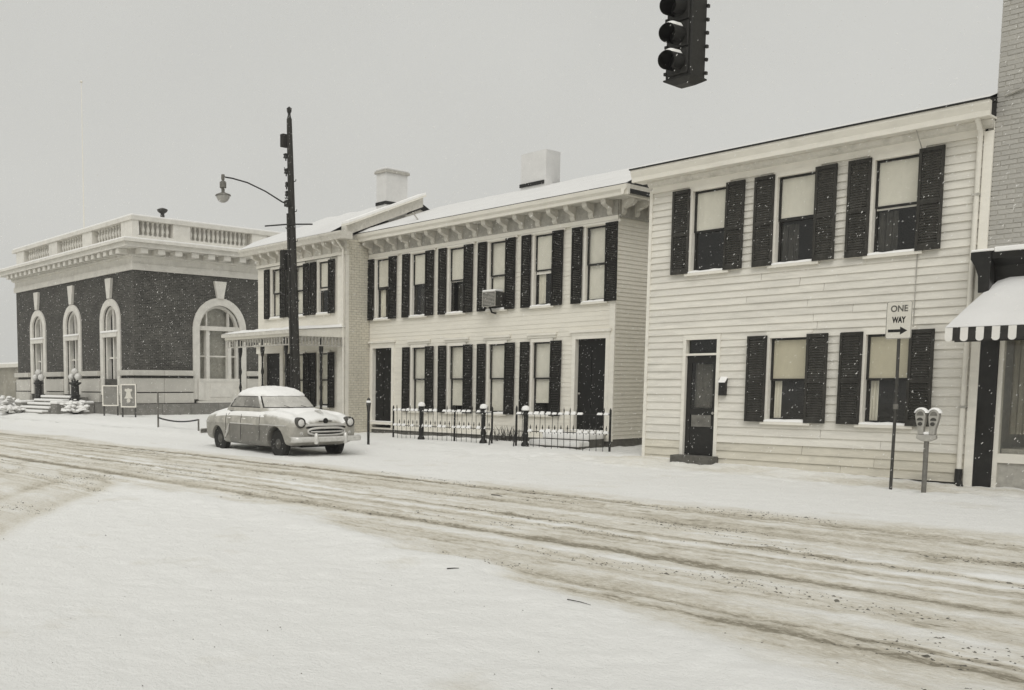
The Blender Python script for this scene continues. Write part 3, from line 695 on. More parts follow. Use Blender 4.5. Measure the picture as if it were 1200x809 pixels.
for (a, b_) in ((-21.80, -20.96), (-14.38, -13.52)):
    part('lintel', MB().box(a - 0.16, b_ + 0.16, MY - 0.08, MY - 0.007, 2.95, 3.01).box(a - 0.12, b_ + 0.12, MY - 0.045, MY - 0.007, 2.88, 2.95), 'trim', mh)
    part('door_casing', MB().box(a - 0.10, a, MY - 0.04, MY + 0.14, 0.36, 2.88).box(b_, b_ + 0.10, MY - 0.04, MY + 0.14, 0.36, 2.88).box(a, b_, MY - 0.04, MY + 0.14, 2.79, 2.88), 'trim', mh)
    dd = part('door', MB().box(a, b_, MY + 0.10, MY + 0.14, 0.53, 2.79).box(a + 0.10, (a + b_) / 2 - 0.04, MY + 0.085, MY + 0.10, 1.5, 2.6).box((a + b_) / 2 + 0.04, b_ - 0.10, MY + 0.085, MY + 0.10, 1.5, 2.6)
              .box(a + 0.10, (a + b_) / 2 - 0.04, MY + 0.085, MY + 0.10, 0.7, 1.35).box((a + b_) / 2 + 0.04, b_ - 0.10, MY + 0.085, MY + 0.10, 0.7, 1.35), 'door', mh)
    part('door_knob', MB().lathe([(0.0, -0.06), (0.022, -0.055), (0.028, -0.04), (0.012, -0.02), (0.012, 0.0)], 10, (a + 0.07, MY + 0.10, 1.45), 'y'), 'meter', dd, True)
    part('threshold', MB().box(a - 0.1, b_ + 0.1, MY - 0.12, MY + 0.12, 0.455, 0.528), 'trim', mh)
    part('threshold_snow', MB().box(a - 0.08, b_ + 0.08, MY - 0.11, MY + 0.05, 0.53, 0.56), 'snow', mh, bevel=0.01)
# window air conditioner
ac = empty('air_conditioner', (-17.0, MY, 3.74), 'dark window air conditioner with snow on top in upper window of cream house', 'air conditioner')
part('case', MB().box(-17.16, -16.72, MY - 0.32, MY + 0.06, 3.75, 4.13), 'acmetal', ac, bevel=0.015)
gr = MB()
for k in range(9): gr.box(-17.13, -16.75, MY - 0.328, MY - 0.321, 3.79 + 0.036 * k, 3.805 + 0.036 * k)
part('grille', gr, 'corniceg', ac)
part('trim_frame', MB().box(-17.165, -16.715, MY - 0.33, MY - 0.31, 3.745, 3.765).box(-17.165, -16.715, MY - 0.33, MY - 0.31, 4.115, 4.135).box(-16.735, -16.715, MY - 0.33, MY - 0.31, 3.765, 4.115).box(-17.165, -17.145, MY - 0.33, MY - 0.31, 3.765, 4.115), 'corniceg', ac)
part('support_bracket', MB().tube([(-16.95, MY - 0.02, 3.58), (-16.95, MY - 0.18, 3.60), (-16.95, MY - 0.27, 3.745)], 0.025, 8), 'iron', ac)
part('snow', MB().box(-17.17, -16.71, MY - 0.33, MY + 0.0, 4.137, 4.19), 'snow', ac, bevel=0.02)
# stone steps to the right-hand door
st = empty('stone_steps', (-13.95, 19.4, 0.1), 'two snow-covered stone steps below the right dark door of the cream house', 'steps')
part('landing', MB().box(-14.75, -13.42, 19.25, MY - 0.13, -0.1, 0.40), 'step', st, bevel=0.02)
part('step', MB().box(-14.85, -13.40, 18.86, 19.25, -0.1, 0.24), 'step', st, bevel=0.02)
part('snow', MB().box(-14.74, -13.40, 19.19, MY - 0.14, 0.355, 0.50), 'snow', st, bevel=0.04)
part('snow', MB().box(-14.84, -13.38, 18.80, 19.24, 0.20, 0.335), 'snow', st, bevel=0.04)

# ================================================================== SMALL BRICK HOUSE WITH PORCH
sh = empty('porch_house', (-24.3, 19.05, 0.2), 'small pale brick house with porch, gable chimney and black shutters behind the utility pole', 'house')
SY = 19.05; SX0, SX1 = -26.6, -22.0
sux = [-25.79, -24.55, -23.31]; slx = [-24.55, -23.31]
opens = []
for x in sux: opens.append((x - 0.07, x + 0.51 + 0.07, 3.88, 5.60))
for x in slx: opens.append((x - 0.07, x + 0.51 + 0.07, 0.96, 2.75))
opens.append((-26.2, -25.2, 0.2, 2.75))
# front wall with openings, one mesh
fw = MB(); xs = sorted({SX0, SX1} | {v for o in opens for v in o[:2]})
for a, b_ in zip(xs, xs[1:]):
    cuts = sorted([(o[2], o[3]) for o in opens if o[0] <= a + 1e-6 and o[1] >= b_ - 1e-6]); z = -0.1
    for c, d_ in cuts:
        fw.box(a, b_, SY, SY + 0.10, z, c); z = d_
    fw.box(a, b_, SY, SY + 0.10, z, 6.0)
part('front_wall', fw, 'cream', sh)
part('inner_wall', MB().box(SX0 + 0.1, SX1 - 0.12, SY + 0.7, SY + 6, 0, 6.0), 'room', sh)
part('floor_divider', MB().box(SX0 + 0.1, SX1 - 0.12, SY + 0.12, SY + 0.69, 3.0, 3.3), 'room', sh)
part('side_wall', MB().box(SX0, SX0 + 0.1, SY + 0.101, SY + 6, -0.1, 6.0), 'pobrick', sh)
rid3 = 22.2; t3 = 0.372
part('gable_wall', MB().extrude([(SY + 0.101, -0.1), (SY + 0.101, 6.12), (rid3, 6.12 + t3 * (rid3 - SY)), (SY + 6.3, 6.12), (SY + 6.3, -0.1)], 'x', SX1 - 0.12, SX1 - 0.015), 'mortar', sh)
# bricks of the side wall, too small to pick apart: one part
bk = MB(); z = 0.0; row = 0; rr = random.Random(3)
while z < 6.05:
    y = SY + (0.0 if row % 2 else -0.105)
    while y < MY + 0.05:
        ya = max(SY + 0.001, y); yb = min(MY + 0.06, y + 0.20)
        if yb - ya > 0.03: bk.box(SX1 - 0.06, SX1 + rr.uniform(-0.003, 0.004), ya, yb, z, z + 0.064)
        y += 0.212
    z += 0.075; row += 1
tag(part('brickwork', bk, 'brickpale', sh), kind='stuff')
part('corner_pilaster', MB().box(SX1 - 0.36, SX1 + 0.006, SY - 0.04, SY - 0.001, 0.0, 5.6), 'trim', sh)
part('corner_strip', MB().box(SX1 - 0.002, SX1 + 0.012, SY - 0.04, SY + 0.10, 0.0, 5.6), 'trim', sh)
part('frieze', MB().box(SX0, SX1 + 0.01, SY - 0.06, SY - 0.001, 5.60, 6.02), 'oldwhite', sh)
part('architrave', MB().box(SX0, SX1 + 0.02, SY - 0.075, SY - 0.001, 5.60, 5.70), 'trim', sh)
prof = [(SY - 0.02, 6.02), (SY - 0.44, 6.02), (SY - 0.47, 6.10), (SY - 0.52, 6.17), (SY - 0.53, 6.235), (SY - 0.02, 6.235)]
part('cornice', MB().extrude(prof, 'x', SX0 - 0.45, SX1 + 0.30), 'oldwhite', sh)
bs = WL[sh.name]
for k in range(10): add('bracket', BRK, sh, Vector((SX1 - 0.2 - 0.47 * k, SY - 0.04, 5.675)) - bs, None, (0.9, 1, 1))
part('roof', MB().extrude([(SY - 0.5, 6.238), (rid3, 6.238 + t3 * (rid3 - SY + 0.5)), (SY + 6.4, 6.2), (SY + 6.4, 6.0), (SY, 6.0), (SY - 0.02, 6.238)], 'x', SX0 - 0.4, SX1 - 0.13), 'signblack', sh)
rs = MB(); rows = []
for j in range(7):
    yy = SY - 0.52 + (rid3 - SY + 0.52) * j / 6
    rows.append([(SX0 - 0.42 + (SX1 - 0.12 - SX0 + 0.40) * i / 30, yy, 6.245 + t3 * (yy - SY + 0.5) + (0.006 if j == 0 else 0.07 + 0.02 * math.sin(i * 0.9 + j))) for i in range(31)])
rs.grid(rows); part('roof_snow', rs, 'roofsnow', sh, True)
# raking gable cornice
def rake(y0, y1, dz0, dz1, x0, x1, m, nm):
    za = 6.238 + t3 * (y0 - SY + 0.5); zb = 6.238 + t3 * (y1 - SY + 0.5)
    part(nm, MB().hexa([(x0, y0, za + dz0), (x1, y0, za + dz0), (x1, y1, zb + dz0), (x0, y1, zb + dz0), (x0, y0, za + dz1), (x1, y0, za + dz1), (x1, y1, zb + dz1), (x0, y1, zb + dz1)]), m, sh)
rake(SY - 0.1, rid3, -0.24, 0.06, SX1 - 0.128, SX1 + 0.10, 'oldwhite', 'rake_board')
rake(SY - 0.1, rid3, 0.062, 0.12, SX1 - 0.128, SX1 + 0.24, 'trim', 'rake_moulding')
rake(SY - 0.1, rid3, 0.122, 0.19, SX1 - 0.128, SX1 + 0.22, 'snow', 'rake_snow')
c2 = part('chimney', MB().box(-22.5, -22.07, 20.72, 21.66, 6.8, 8.28), 'chimney', sh)
part('chimney_cap', MB().box(-22.55, -22.02, 20.67, 21.71, 8.282, 8.36), 'corniceg', c2)
part('chimney_snow', MB().box(-22.53, -22.04, 20.69, 21.69, 8.362, 8.44), 'roofsnow', c2, bevel=0.03)
part('chimney_flashing', MB().box(-22.52, -22.05, 20.70, 21.2, 7.30, 7.40), 'signblack', c2)
part('rain_pipe', MB().tube([(SX1 - 0.05, SY - 0.4, 6.05), (SX1 - 0.03, SY - 0.12, 5.75), (SX1 - 0.03, SY - 0.08, 0.3)], 0.035, 8), 'trim', sh, True)
for x in sux:
    window(sh, x, SY, 3.90, 0.51, 1.60, cw=0.06, blind=0.55 if x == sux[2] else 0.95, bm='blind', head=0.09, lip=0.03)
    shutter(sh, x - 0.05 - 0.31, SY, 3.88, 0.285, 1.64, 'shutter'); shutter(sh, x + 0.53, SY, 3.88, 0.30, 1.64, 'shutter')
for x in slx:
    window(sh, x, SY, 0.98, 0.51, 1.68, cw=0.06, blind=0.95, bm='curtain', head=0.09, lip=0.03)
    shutter(sh, x - 0.05 - 0.31, SY, 0.96, 0.285, 1.72, 'shutter'); shutter(sh, x + 0.53, SY, 0.96, 0.30, 1.72, 'shutter')
part('door_surround', MB().box(-26.45, -26.15, SY - 0.10, SY + 0.1, 0.2, 2.72).box(-25.25, -25.08, SY - 0.10, SY + 0.1, 0.2, 2.72).box(-26.5, -25.0, SY - 0.16, SY - 0.001, 2.72, 2.95).box(-26.55, -24.95, SY - 0.22, SY - 0.001, 2.95, 3.02), 'trim', sh)
part('door', MB().box(-26.15, -25.25, SY + 0.04, SY + 0.09, 0.2, 2.72).box(-26.0, -25.4, SY + 0.025, SY + 0.04, 1.3, 2.5), 'door', sh)
# porch
PY = 17.1; PX0, PX1 = -25.75, -22.02
po = part('porch_roof', MB().extrude([(PY, 3.10), (PY, 3.28), (SY - 0.01, 3.42), (SY - 0.01, 3.10)], 'x', PX0, PX1), 'trim', sh, bevel=0.01)
part('porch_gutter', MB().box(PX0 - 0.06, PX1 + 0.05, PY - 0.09, PY - 0.003, 3.18, 3.29), 'oldwhite', po)
rows = []
for j in range(6):
    yy = PY - 0.10 + (SY - 0.02 - PY + 0.10) * j / 5
    rows.append([(PX0 - 0.05 + (PX1 - PX0 + 0.08) * i / 24, yy, 3.29 + 0.072 * max(0, yy - PY) + (0.0 if (j == 0 or i in (0, 24)) else 0.08 + 0.02 * math.sin(i * 1.3 + j * 2))) for i in range(25)])
part('porch_snow', MB().grid(rows), 'snow', po, True)
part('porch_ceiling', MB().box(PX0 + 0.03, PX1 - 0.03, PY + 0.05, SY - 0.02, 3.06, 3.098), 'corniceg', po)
lat = MB()
for k in range(14): lat.box(PX1 - 0.03, PX1 - 0.002, PY + 0.10 + 0.13 * k, PY + 0.15 + 0.13 * k, 2.86, 3.095)
lat.box(PX1 - 0.035, PX1 + 0.002, PY + 0.05, SY - 0.05, 2.82, 2.86)
part('spindle_frieze', lat, 'corniceg', po)
lat = MB()
lat.box(PX0 + 0.05, PX1 - 0.05, PY + 0.03, PY + 0.06, 2.84, 2.88)
for k in range(26): lat.box(PX0 + 0.12 + 0.14 * k, PX0 + 0.16 + 0.14 * k, PY + 0.03, PY + 0.055, 2.88, 3.098)
part('spindle_frieze', lat, 'corniceg', po)
zf = 0.42
part('porch_floor', MB().box(PX0, PX1, PY, SY - 0.02, -0.05, zf), 'corniceg', sh)
part('porch_floor_snow', MB().box(PX0 + 0.02, PX1 + 0.03, PY - 0.04, PY + 0.5, zf + 0.002, zf + 0.06), 'snow', sh, bevel=0.03)
post = MB().lathe([(0.07, 0), (0.07, 0.5), (0.035, 0.55), (0.055, 0.7), (0.03, 0.9), (0.03, 1.05), (0.055, 1.15), (0.03, 1.28), (0.03, 1.55), (0.055, 1.65), (0.03, 1.8), (0.03, 2.1), (0.055, 2.2), (0.07, 2.3), (0.07, 2.66)], 10)
POST = post.mesh('porch_post', 'iron', True)
for (x, y) in ((-25.0, PY + 0.1), (-22.6, PY + 0.1), (-23.8, PY + 0.1), (-22.10, 18.15)):
    add('porch_post', POST, sh, Vector((x, y, zf)) - bs)

# ================================================================== POST OFFICE
pz = 0.2
po_ = empty('post_office', (-45, 20.5, pz), 'dark brick civic building with white stone cornice, balustrade and arched windows at left', 'building')
PX, PYF = -38.2, 20.5; PXL = -51.9; PYB = 34.0; ZT = 6.80
def arched_wall(along, const, a0, a1, z0, z1, ops, inward, m, nm, depth=0.45):
    """along 'x': wall in plane y = const; along 'y': plane x = const. ops: (centre, half width, sill, spring)"""
    mb = MB()
    def P(a, d, z): return (a, const + inward * d, z) if along == 'x' else (const + inward * d, a, z)
    def slab(pa):                  # pa: 4 (a, z) corners
        f = [P(a, 0, z) for a, z in pa]; b = [P(a, depth, z) for a, z in pa]; i = len(mb.v); mb.v += f + b
        mb.f += [(i, i+1, i+2, i+3), (i+7, i+6, i+5, i+4)] + [(i+k, i+4+k, i+4+(k+1) % 4, i+(k+1) % 4) for k in range(4)]
    x = a0
    for c, hw, zs, zp in sorted(ops):
        slab([(x, z0), (c - hw, z0), (c - hw, z1), (x, z1)])
        slab([(c - hw, z0), (c + hw, z0), (c + hw, zs), (c - hw, zs)])
        n = 16
        for k in range(n):
            t0, t1 = math.pi * (1 - k / n), math.pi * (1 - (k + 1) / n)
            p0 = (c + hw * math.cos(t0), zp + hw * math.sin(t0)); p1 = (c + hw * math.cos(t1), zp + hw * math.sin(t1))
            slab([p0, p1, (p1[0], z1), (p0[0], z1)])
        x = c + hw
    slab([(x, z0), (a1, z0), (a1, z1), (x, z1)])
    return part(nm, mb, m, po_)
side_ops = [(25.08, 1.18, 1.95, 4.28), (30.6, 1.18, 1.95, 4.28)]
front_ops = [(-40.45, 0.72, 1.95, 4.65), (-44.6, 0.72, 1.2, 4.65), (-48.9, 0.72, 1.95, 4.65)]
arched_wall('y', PX, PYF, PYB, 0.0, ZT, side_ops, -1, 'pobrick', 'side_wall')
arched_wall('x', PYF, PXL, PX - 0.452, 0.0, ZT, front_ops, 1, 'pobrick', 'front_wall')
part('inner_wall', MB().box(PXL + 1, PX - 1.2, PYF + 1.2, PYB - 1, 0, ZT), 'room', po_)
part('far_wall', MB().box(PXL + 0.01, PXL + 0.4, PYF + 0.46, PYB, 0, ZT), 'pobrick', po_)
def ring(along, const, c, zp, r0, r1, zs, out, m, nm, parent, d0=-0.02):
    mb = MB(); n = 18
    def P(a, d, z): return (a, const - d, z) if along == 'x' else (const + d, a, z)
    pts = [(r0, r1, None)]
    I = [(c - r0, zs)]; O = [(c - r1, zs)]
    for k in range(n + 1):
        t = math.pi * (1 - k / n); I.append((c + r0 * math.cos(t), zp + r0 * math.sin(t))); O.append((c + r1 * math.cos(t), zp + r1 * math.sin(t)))
    I.append((c + r0, zs)); O.append((c + r1, zs))
    for k in range(len(I) - 1):
        q = [I[k], O[k], O[k+1], I[k+1]]; i = len(mb.v)
        mb.v += [P(a, d0, z) for a, z in q] + [P(a, out, z) for a, z in q]
        mb.f += [(i, i+1, i+2, i+3), (i+7, i+6, i+5, i+4)] + [(i+j, i+4+j, i+4+(j+1) % 4, i+(j+1) % 4) for j in range(4)]
    return part(nm, mb, m, parent)
def arch_pane(along, const, c, zp, r, zs, d, m, nm, parent):
    pts = [(c - r, zs)] + [(c + r * math.cos(math.pi * (1 - k / 18)), zp + r * math.sin(math.pi * (1 - k / 18))) for k in range(19)] + [(c + r, zs)]
    mb = MB()
    if along == 'x': mb.extrude(pts, 'y', const + d, const + d + 0.01)
    else: mb.extrude(pts, 'x', const - d - 0.01, const - d)
    return part(nm, mb, m, parent)
for (c, hw, zs, zp) in side_ops:
    wn = ring('y', PX, c, zp, hw - 0.02, hw + 0.33, 1.0, 0.07, 'stone2', 'window', po_)
    arch_pane('y', PX, c, zp, hw - 0.06, zs, 0.32, 'glass', 'pane', wn)
    part('blind', MB().box(PX - 0.50, PX - 0.46, c - hw, c + hw, 1.9, 5.6), 'curtain' if 0 else 'corniceg', wn)
    ring('y', PX, c, zp, hw - 0.14, hw - 0.02, zs, -0.10, 'stone2', 'frame', wn, d0=-0.30)
    fr = MB()
    for y in (c - 0.62, c + 0.62): fr.box(PX - 0.30, PX - 0.06, y - 0.09, y + 0.09, zs, zp + 0.05); fr.box(PX - 0.29, PX - 0.16, y - 0.04, y + 0.04, zp + 0.05, zp + 0.95)
    fr.box(PX - 0.30, PX - 0.02, c - hw, c + hw, zp - 0.03, zp + 0.17); fr.box(PX - 0.29, PX - 0.2, c - hw, c + hw, 3.0, 3.07)
    part('mullions', fr, 'stone2', wn)
    part('sill', MB().box(PX - 0.3, PX + 0.12, c - hw - 0.1, c + hw + 0.1, zs - 0.12, zs + 0.02), 'stone2', wn)
    part('apron_panel', MB().box(PX - 0.02, PX + 0.10, c - hw, c + hw, 0.92, zs - 0.12).box(PX + 0.101, PX + 0.13, c - 0.62, c + 0.62, 1.1, 1.7).box(PX + 0.101, PX + 0.16, c - hw - 0.1, c - hw + 0.2, 0.95, zs - 0.125).box(PX + 0.101, PX + 0.16, c + hw - 0.2, c + hw + 0.1, 0.95, zs - 0.125).box(PX - 0.02, PX + 0.2, c - hw - 0.15, c + hw + 0.15, 0.82, 0.918), 'stone2', wn)
    part('keystone', MB().hexa([(PX - 0.02, c - 0.17, zp + 1.48), (PX - 0.02, c + 0.17, zp + 1.48), (PX + 0.14, c + 0.17, zp + 1.48), (PX + 0.14, c - 0.17, zp + 1.48), (PX - 0.02, c - 0.34, 6.56), (PX - 0.02, c + 0.34, 6.56), (PX + 0.14, c + 0.34, 6.56), (PX + 0.14, c - 0.34, 6.56)]), 'stone2', wn)
for (c, hw, zs, zp) in front_ops:
    wn = ring('x', PYF, c, zp, hw - 0.02, hw + 0.30, 1.2, 0.07, 'stone2', 'window', po_)
    arch_pane('x', PYF, c, zp, hw - 0.04, zs, 0.32, 'glass', 'pane', wn)
    ring('x', PYF, c, zp, hw - 0.16, hw - 0.02, zs, -0.08, 'stone2', 'frame', wn, d0=-0.30)
    part('mullions', MB().box(c - 0.05, c + 0.05, PYF + 0.12, PYF + 0.3, zs, zp + hw - 0.1).box(c - hw - 0.05, c + hw + 0.05, PYF - 0.12, PYF + 0.3, 3.9, 4.1).box(c - hw, c + hw, PYF + 0.2, PYF + 0.29, 2.9, 2.98), 'stone2', wn)
    part('snow', MB().box(c - hw - 0.1, c + hw + 0.1, PYF - 0.16, PYF + 0.05, 4.102, 4.2), 'snow', wn, bevel=0.03)
    part('keystone', MB().hexa([(c - 0.14, PYF - 0.13, zp + 1.03), (c + 0.14, PYF - 0.13, zp + 1.03), (c + 0.14, PYF + 0.02, zp + 1.03), (c - 0.14, PYF + 0.02, zp + 1.03), (c - 0.30, PYF - 0.13, 6.6), (c + 0.30, PYF - 0.13, 6.6), (c + 0.30, PYF + 0.02, 6.6), (c - 0.30, PYF + 0.02, 6.6)]), 'stone2', wn)
# stone base courses (blocks)
def course(z0, z1, d, m, nm):
    wins_s = [(25.08 - 1.53, 25.08 + 1.53), (30.6 - 1.53, 30.6 + 1.53)] if z1 > 0.85 else []
    a = PYF - d; segs = []
    for u, v in wins_s: segs.append((a, u)); a = v
    segs.append((a, PYB))
    for u, v in segs:
        n_ = max(1, int(round((v - u) / 1.5)))
        for k in range(n_):
            part(nm, MB().box(PX - 0.02, PX + d, u + (v - u) * k / n_ + 0.006, u + (v - u) * (k + 1) / n_ - 0.006, z0, z1), m, po_, bevel=0.02)
    wf = [(c - hw - 0.32, c + hw + 0.32) for c, hw, _, _ in sorted(front_ops)] if z1 > 1.2 else []
    a = PXL; segs = []
    for u, v in wf: segs.append((a, u)); a = v
    segs.append((a, PX - 0.022))
    for u, v in segs:
        n_ = max(1, int(round((v - u) / 1.5)))
        for k in range(n_):
            part(nm, MB().box(u + (v - u) * k / n_ + 0.006, u + (v - u) * (k + 1) / n_ - 0.006, PYF - d, PYF + 0.02, z0, z1), m, po_, bevel=0.02)
course(-0.1, 0.80, 0.26, 'stonedark', 'base_stone')
course(0.83, 1.30, 0.16, 'stone', 'base_stone')
course(1.35, 1.98, 0.14, 'stone', 'base_stone')
course(2.10, 2.34, 0.24, 'stone', 'water_table_stone')
# entablature: architrave, frieze, dentils, modillions, cornice, parapet
E2 = [('architrave', 6.80, 7.08, 0.10, 'stone2'), ('frieze', 7.08, 7.38, 0.05, 'stone2'), ('bed_moulding', 7.38, 7.46, 0.16, 'stone2'), ('corona_back', 7.46, 7.70, 0.20, 'stone'),
      ('corona', 7.70, 7.90, 0.78, 'stone2'), ('cyma', 7.902, 8.02, 0.90, 'stone2'), ('parapet_base', 8.022, 8.34, 0.10, 'stone2'), ('parapet_cap', 8.98, 9.16, 0.14, 'stone2')]
for nm, z0, z1, d, m in E2:
    part(nm, MB().box(PXL - d, PX + d, PYF - d, PYF + 0.9, z0, z1).box(PX - 0.9, PX + d, PYF + 0.9, PYB, z0, z1), m, po_)
part('cornice_snow', MB().box(PXL - 0.86, PX + 0.86, PYF - 0.86, PYF - 0.12, 8.022, 8.09).box(PX + 0.12, PX + 0.86, PYF - 0.12, PYB, 8.022, 8.09), 'snow', po_, bevel=0.02)
part('parapet_snow', MB().box(PXL - 0.1, PX + 0.1, PYF - 0.1, PYF + 0.8, 9.162, 9.24).box(PX - 0.8, PX + 0.1, PYF + 0.8, PYB, 9.162, 9.24), 'snow', po_, bevel=0.02)
MOD = MB().box(-0.14, 0.14, -0.50, 0.0, 0.0, 0.22).mesh('modillion', 'stone2'); bp = WL[po_.name]
for k in range(22): add('modillion', MOD, po_, Vector((PX - 0.15 - 0.62 * k, PYF - 0.2, 7.47)) - bp)
for k in range(15): add('modillion', MOD, po_, Vector((PX + 0.2, PYF + 0.2 + 0.88 * k, 7.47)) - bp, (0, 0, math.radians(90)), (1.3, 1, 1))
# parapet: piers and balusters
def pier(x0, x1, y0, y1): part('parapet_pier', MB().box(x0, x1, y0, y1, 8.342, 8.978), 'stone2', po_)
for c in (-38.6, -42.6, -46.6, -51.0): pier(c - 0.55, c + 0.5, PYF - 0.08, PYF + 0.26)
for c in (23.0, 27.4, 31.8): pier(PX - 0.26, PX + 0.08, c - 0.45, c + 0.45)
BAL = MB().lathe([(0.07, 0), (0.07, 0.06), (0.04, 0.1), (0.09, 0.25), (0.085, 0.32), (0.035, 0.5), (0.07, 0.57), (0.07, 0.635)], 8).mesh('baluster', 'stone2', True)
for k in range(50):
    y = PYF + 0.6 + 0.25 * k
    if all(abs(y - c) > 0.6 for c in (23.0, 27.4, 31.8)) and y < 33.5: add('baluster', BAL, po_, Vector((PX - 0.15, y, 8.342)) - bp)
for k in range(46):
    x = PX - 0.35 - 0.29 * k
    if all(abs(x - c) > 0.65 for c in (-38.6, -42.6, -46.6, -51.0)) and x > PXL: add('baluster', BAL, po_, Vector((x, PYF + 0.15, 8.342)) - bp)
part('roof', MB().box(PXL + 0.3, PX - 0.92, PYF + 0.92, PYB, 7.0, 8.6), 'snow', po_)
part('parapet_backing', MB().box(PXL + 0.1, PX - 0.37, PYF + 0.27, PYF + 0.35, 8.342, 8.978).box(PX - 0.35, PX - 0.27, PYF + 0.52, PYB, 8.342, 8.978), 'stone2', po_)
part('roof_vent', MB().lathe([(0.10, 8.6), (0.10, 9.68), (0.07, 9.70), (0.22, 9.80), (0.26, 9.90), (0.10, 9.97), (0.0, 9.99)], 12, (-39.7, 22.9, 0)), 'darkpost', po_, True)
fp = empty('flagpole', (-47.3, 22.5, 8.6), 'tall thin pale flagpole rising from the roof of the brick civic building', 'flagpole')
part('pole', MB().tube([(-47.3, 22.5, 8.55), (-47.3, 22.5, 17.5)], [0.04, 0.016], 8), 'trim', fp, True)
part('finial', MB().lathe([(0.0, 17.45), (0.09, 17.53), (0.0, 17.62)], 10, (-47.3, 22.5, 0)), 'trim', fp, True)
part('base', MB().lathe([(0.15, 8.602), (0.15, 8.9), (0.08, 9.0)], 12, (-47.3, 22.5, 0)), 'darkpost', fp)
# entrance stairs, snowed over, with two lamp standards
es = empty('entrance_stairs', (-44.3, 19, 0.2), 'snow-covered stone entrance stairs in front of the brick civic building', 'stairs')
for k in range(5):
    y0 = 17.9 + 0.36 * k; z1 = 0.40 + 0.17 * k
    part('stair', MB().box(-46.05, -42.45, y0, 20.24, -0.1 if k == 0 else z1 - 0.165, z1), 'stonedark', es, bevel=0.02)
    part('stair_snow', MB().box(-46.0, -42.5, y0 - 0.04, y0 + 0.33, z1 - 0.03, z1 + 0.08), 'snow', es, bevel=0.035)
for x0 in (-46.78, -42.43):
    part('cheek_wall', MB().box(x0, x0 + 0.70, 18.3, 20.2, -0.1, 0.80), 'stonedark', es)
    part('cheek_snow', MB().box(x0 - 0.03, x0 + 0.73, 18.26, 20.2, 0.78, 0.91), 'snow', es, bevel=0.05)
def lamp_standard(x, y, z, label, k=1.0):
    e = empty('lamp_standard', (x, y, z), label, 'lamp', 'globe lamps of the civic building stairs')
    part('post', MB().lathe([(0.26*k, z - 0.1), (0.26*k, z + 0.15), (0.17*k, z + 0.2), (0.16*k, z + 0.78), (0.26*k, z + 0.86), (0.26*k, z + 0.92)], 12, (x, y, 0)), 'iron', e, True)
    part('arm', MB().tube([(x - 0.34, y, z + 1.05), (x - 0.28, y, z + 0.96), (x, y, z + 0.90), (x + 0.28, y, z + 0.96), (x + 0.34, y, z + 1.05)], 0.045, 8), 'iron', e, True)
    for dx, dz in ((-0.34, 1.18), (0.34, 1.18), (0, 1.42)):
        part('globe', MB().lathe([(0.17 * math.sin(math.pi * i / 8) + 0.001, z + dz - 0.17 * math.cos(math.pi * i / 8)) for i in range(9)], 12, (x + dx, y, 0)), 'lens', e, True)
    part('stem', MB().tube([(x, y, z + 0.92), (x, y, z + 1.28)], 0.05, 8), 'iron', e)
lamp_standard(-46.42, 19.4, 0.88, 'left dark lamp standard with snowy white globes beside the civic building stairs')
lamp_standard(-42.08, 19.4, 0.88, 'right dark lamp standard with snowy white globes beside the civic building stairs', 1.15)
# snow-laden shrubs before the building: twiggy mounds of snow clumps
def shrub(x, y, r, h, label, seed, m='snow'):
    e = empty('snowy_shrub', (x, y, ground_z(x, y)), label, 'shrub', 'snow-laden shrubs by the civic building')
    z0 = ground_z(x, y) - 0.05; rr = random.Random(seed); tw = MB(); cl = MB()
    for k in range(60):
        a = rr.uniform(0, 6.28); e_ = rr.uniform(0.2, 1.0); L = rr.uniform(0.5, 1.0)
        p = (x + r * e_ * math.cos(a) * L, y + r * e_ * math.sin(a) * L, z0 + h * L * math.sqrt(max(0.05, 1 - e_ * e_ * 0.85)))
        q = ((x + p[0]) / 2 + rr.uniform(-.05, .05), (y + p[1]) / 2, z0 + (p[2] - z0) * 0.6)
        tw.tube([(x + rr.uniform(-.1, .1), y + rr.uniform(-.1, .1), z0), q, p], [0.018, 0.012, 0.004], 5)
        for t in range(5):
            f = rr.uniform(0.45, 1.05); c = Vector(q) * (1 - f) + Vector(p) * f; s = rr.uniform(0.05, 0.15)
            cl.lathe([(0.0, -s * .3), (s * rr.uniform(.8, 1.3), -s * .15), (s * .8, s * .3), (0.0, s * .5)], 6, tuple(c))
    part('branches', tw, 'twig', e); part('snow', cl, 'snow', e, True)
shrub(-48.4, 18.2, 1.3, 0.85, 'leftmost low snow-laden shrub in front of the civic building stairs', 1)
shrub(-44.6, 17.2, 0.9, 0.45, 'middle low snow-laden shrub in front of the civic building stairs', 2)
shrub(-40.9, 18.9, 0.9, 0.75, 'rightmost snow-laden shrub between the stairs and the bell sign', 3)
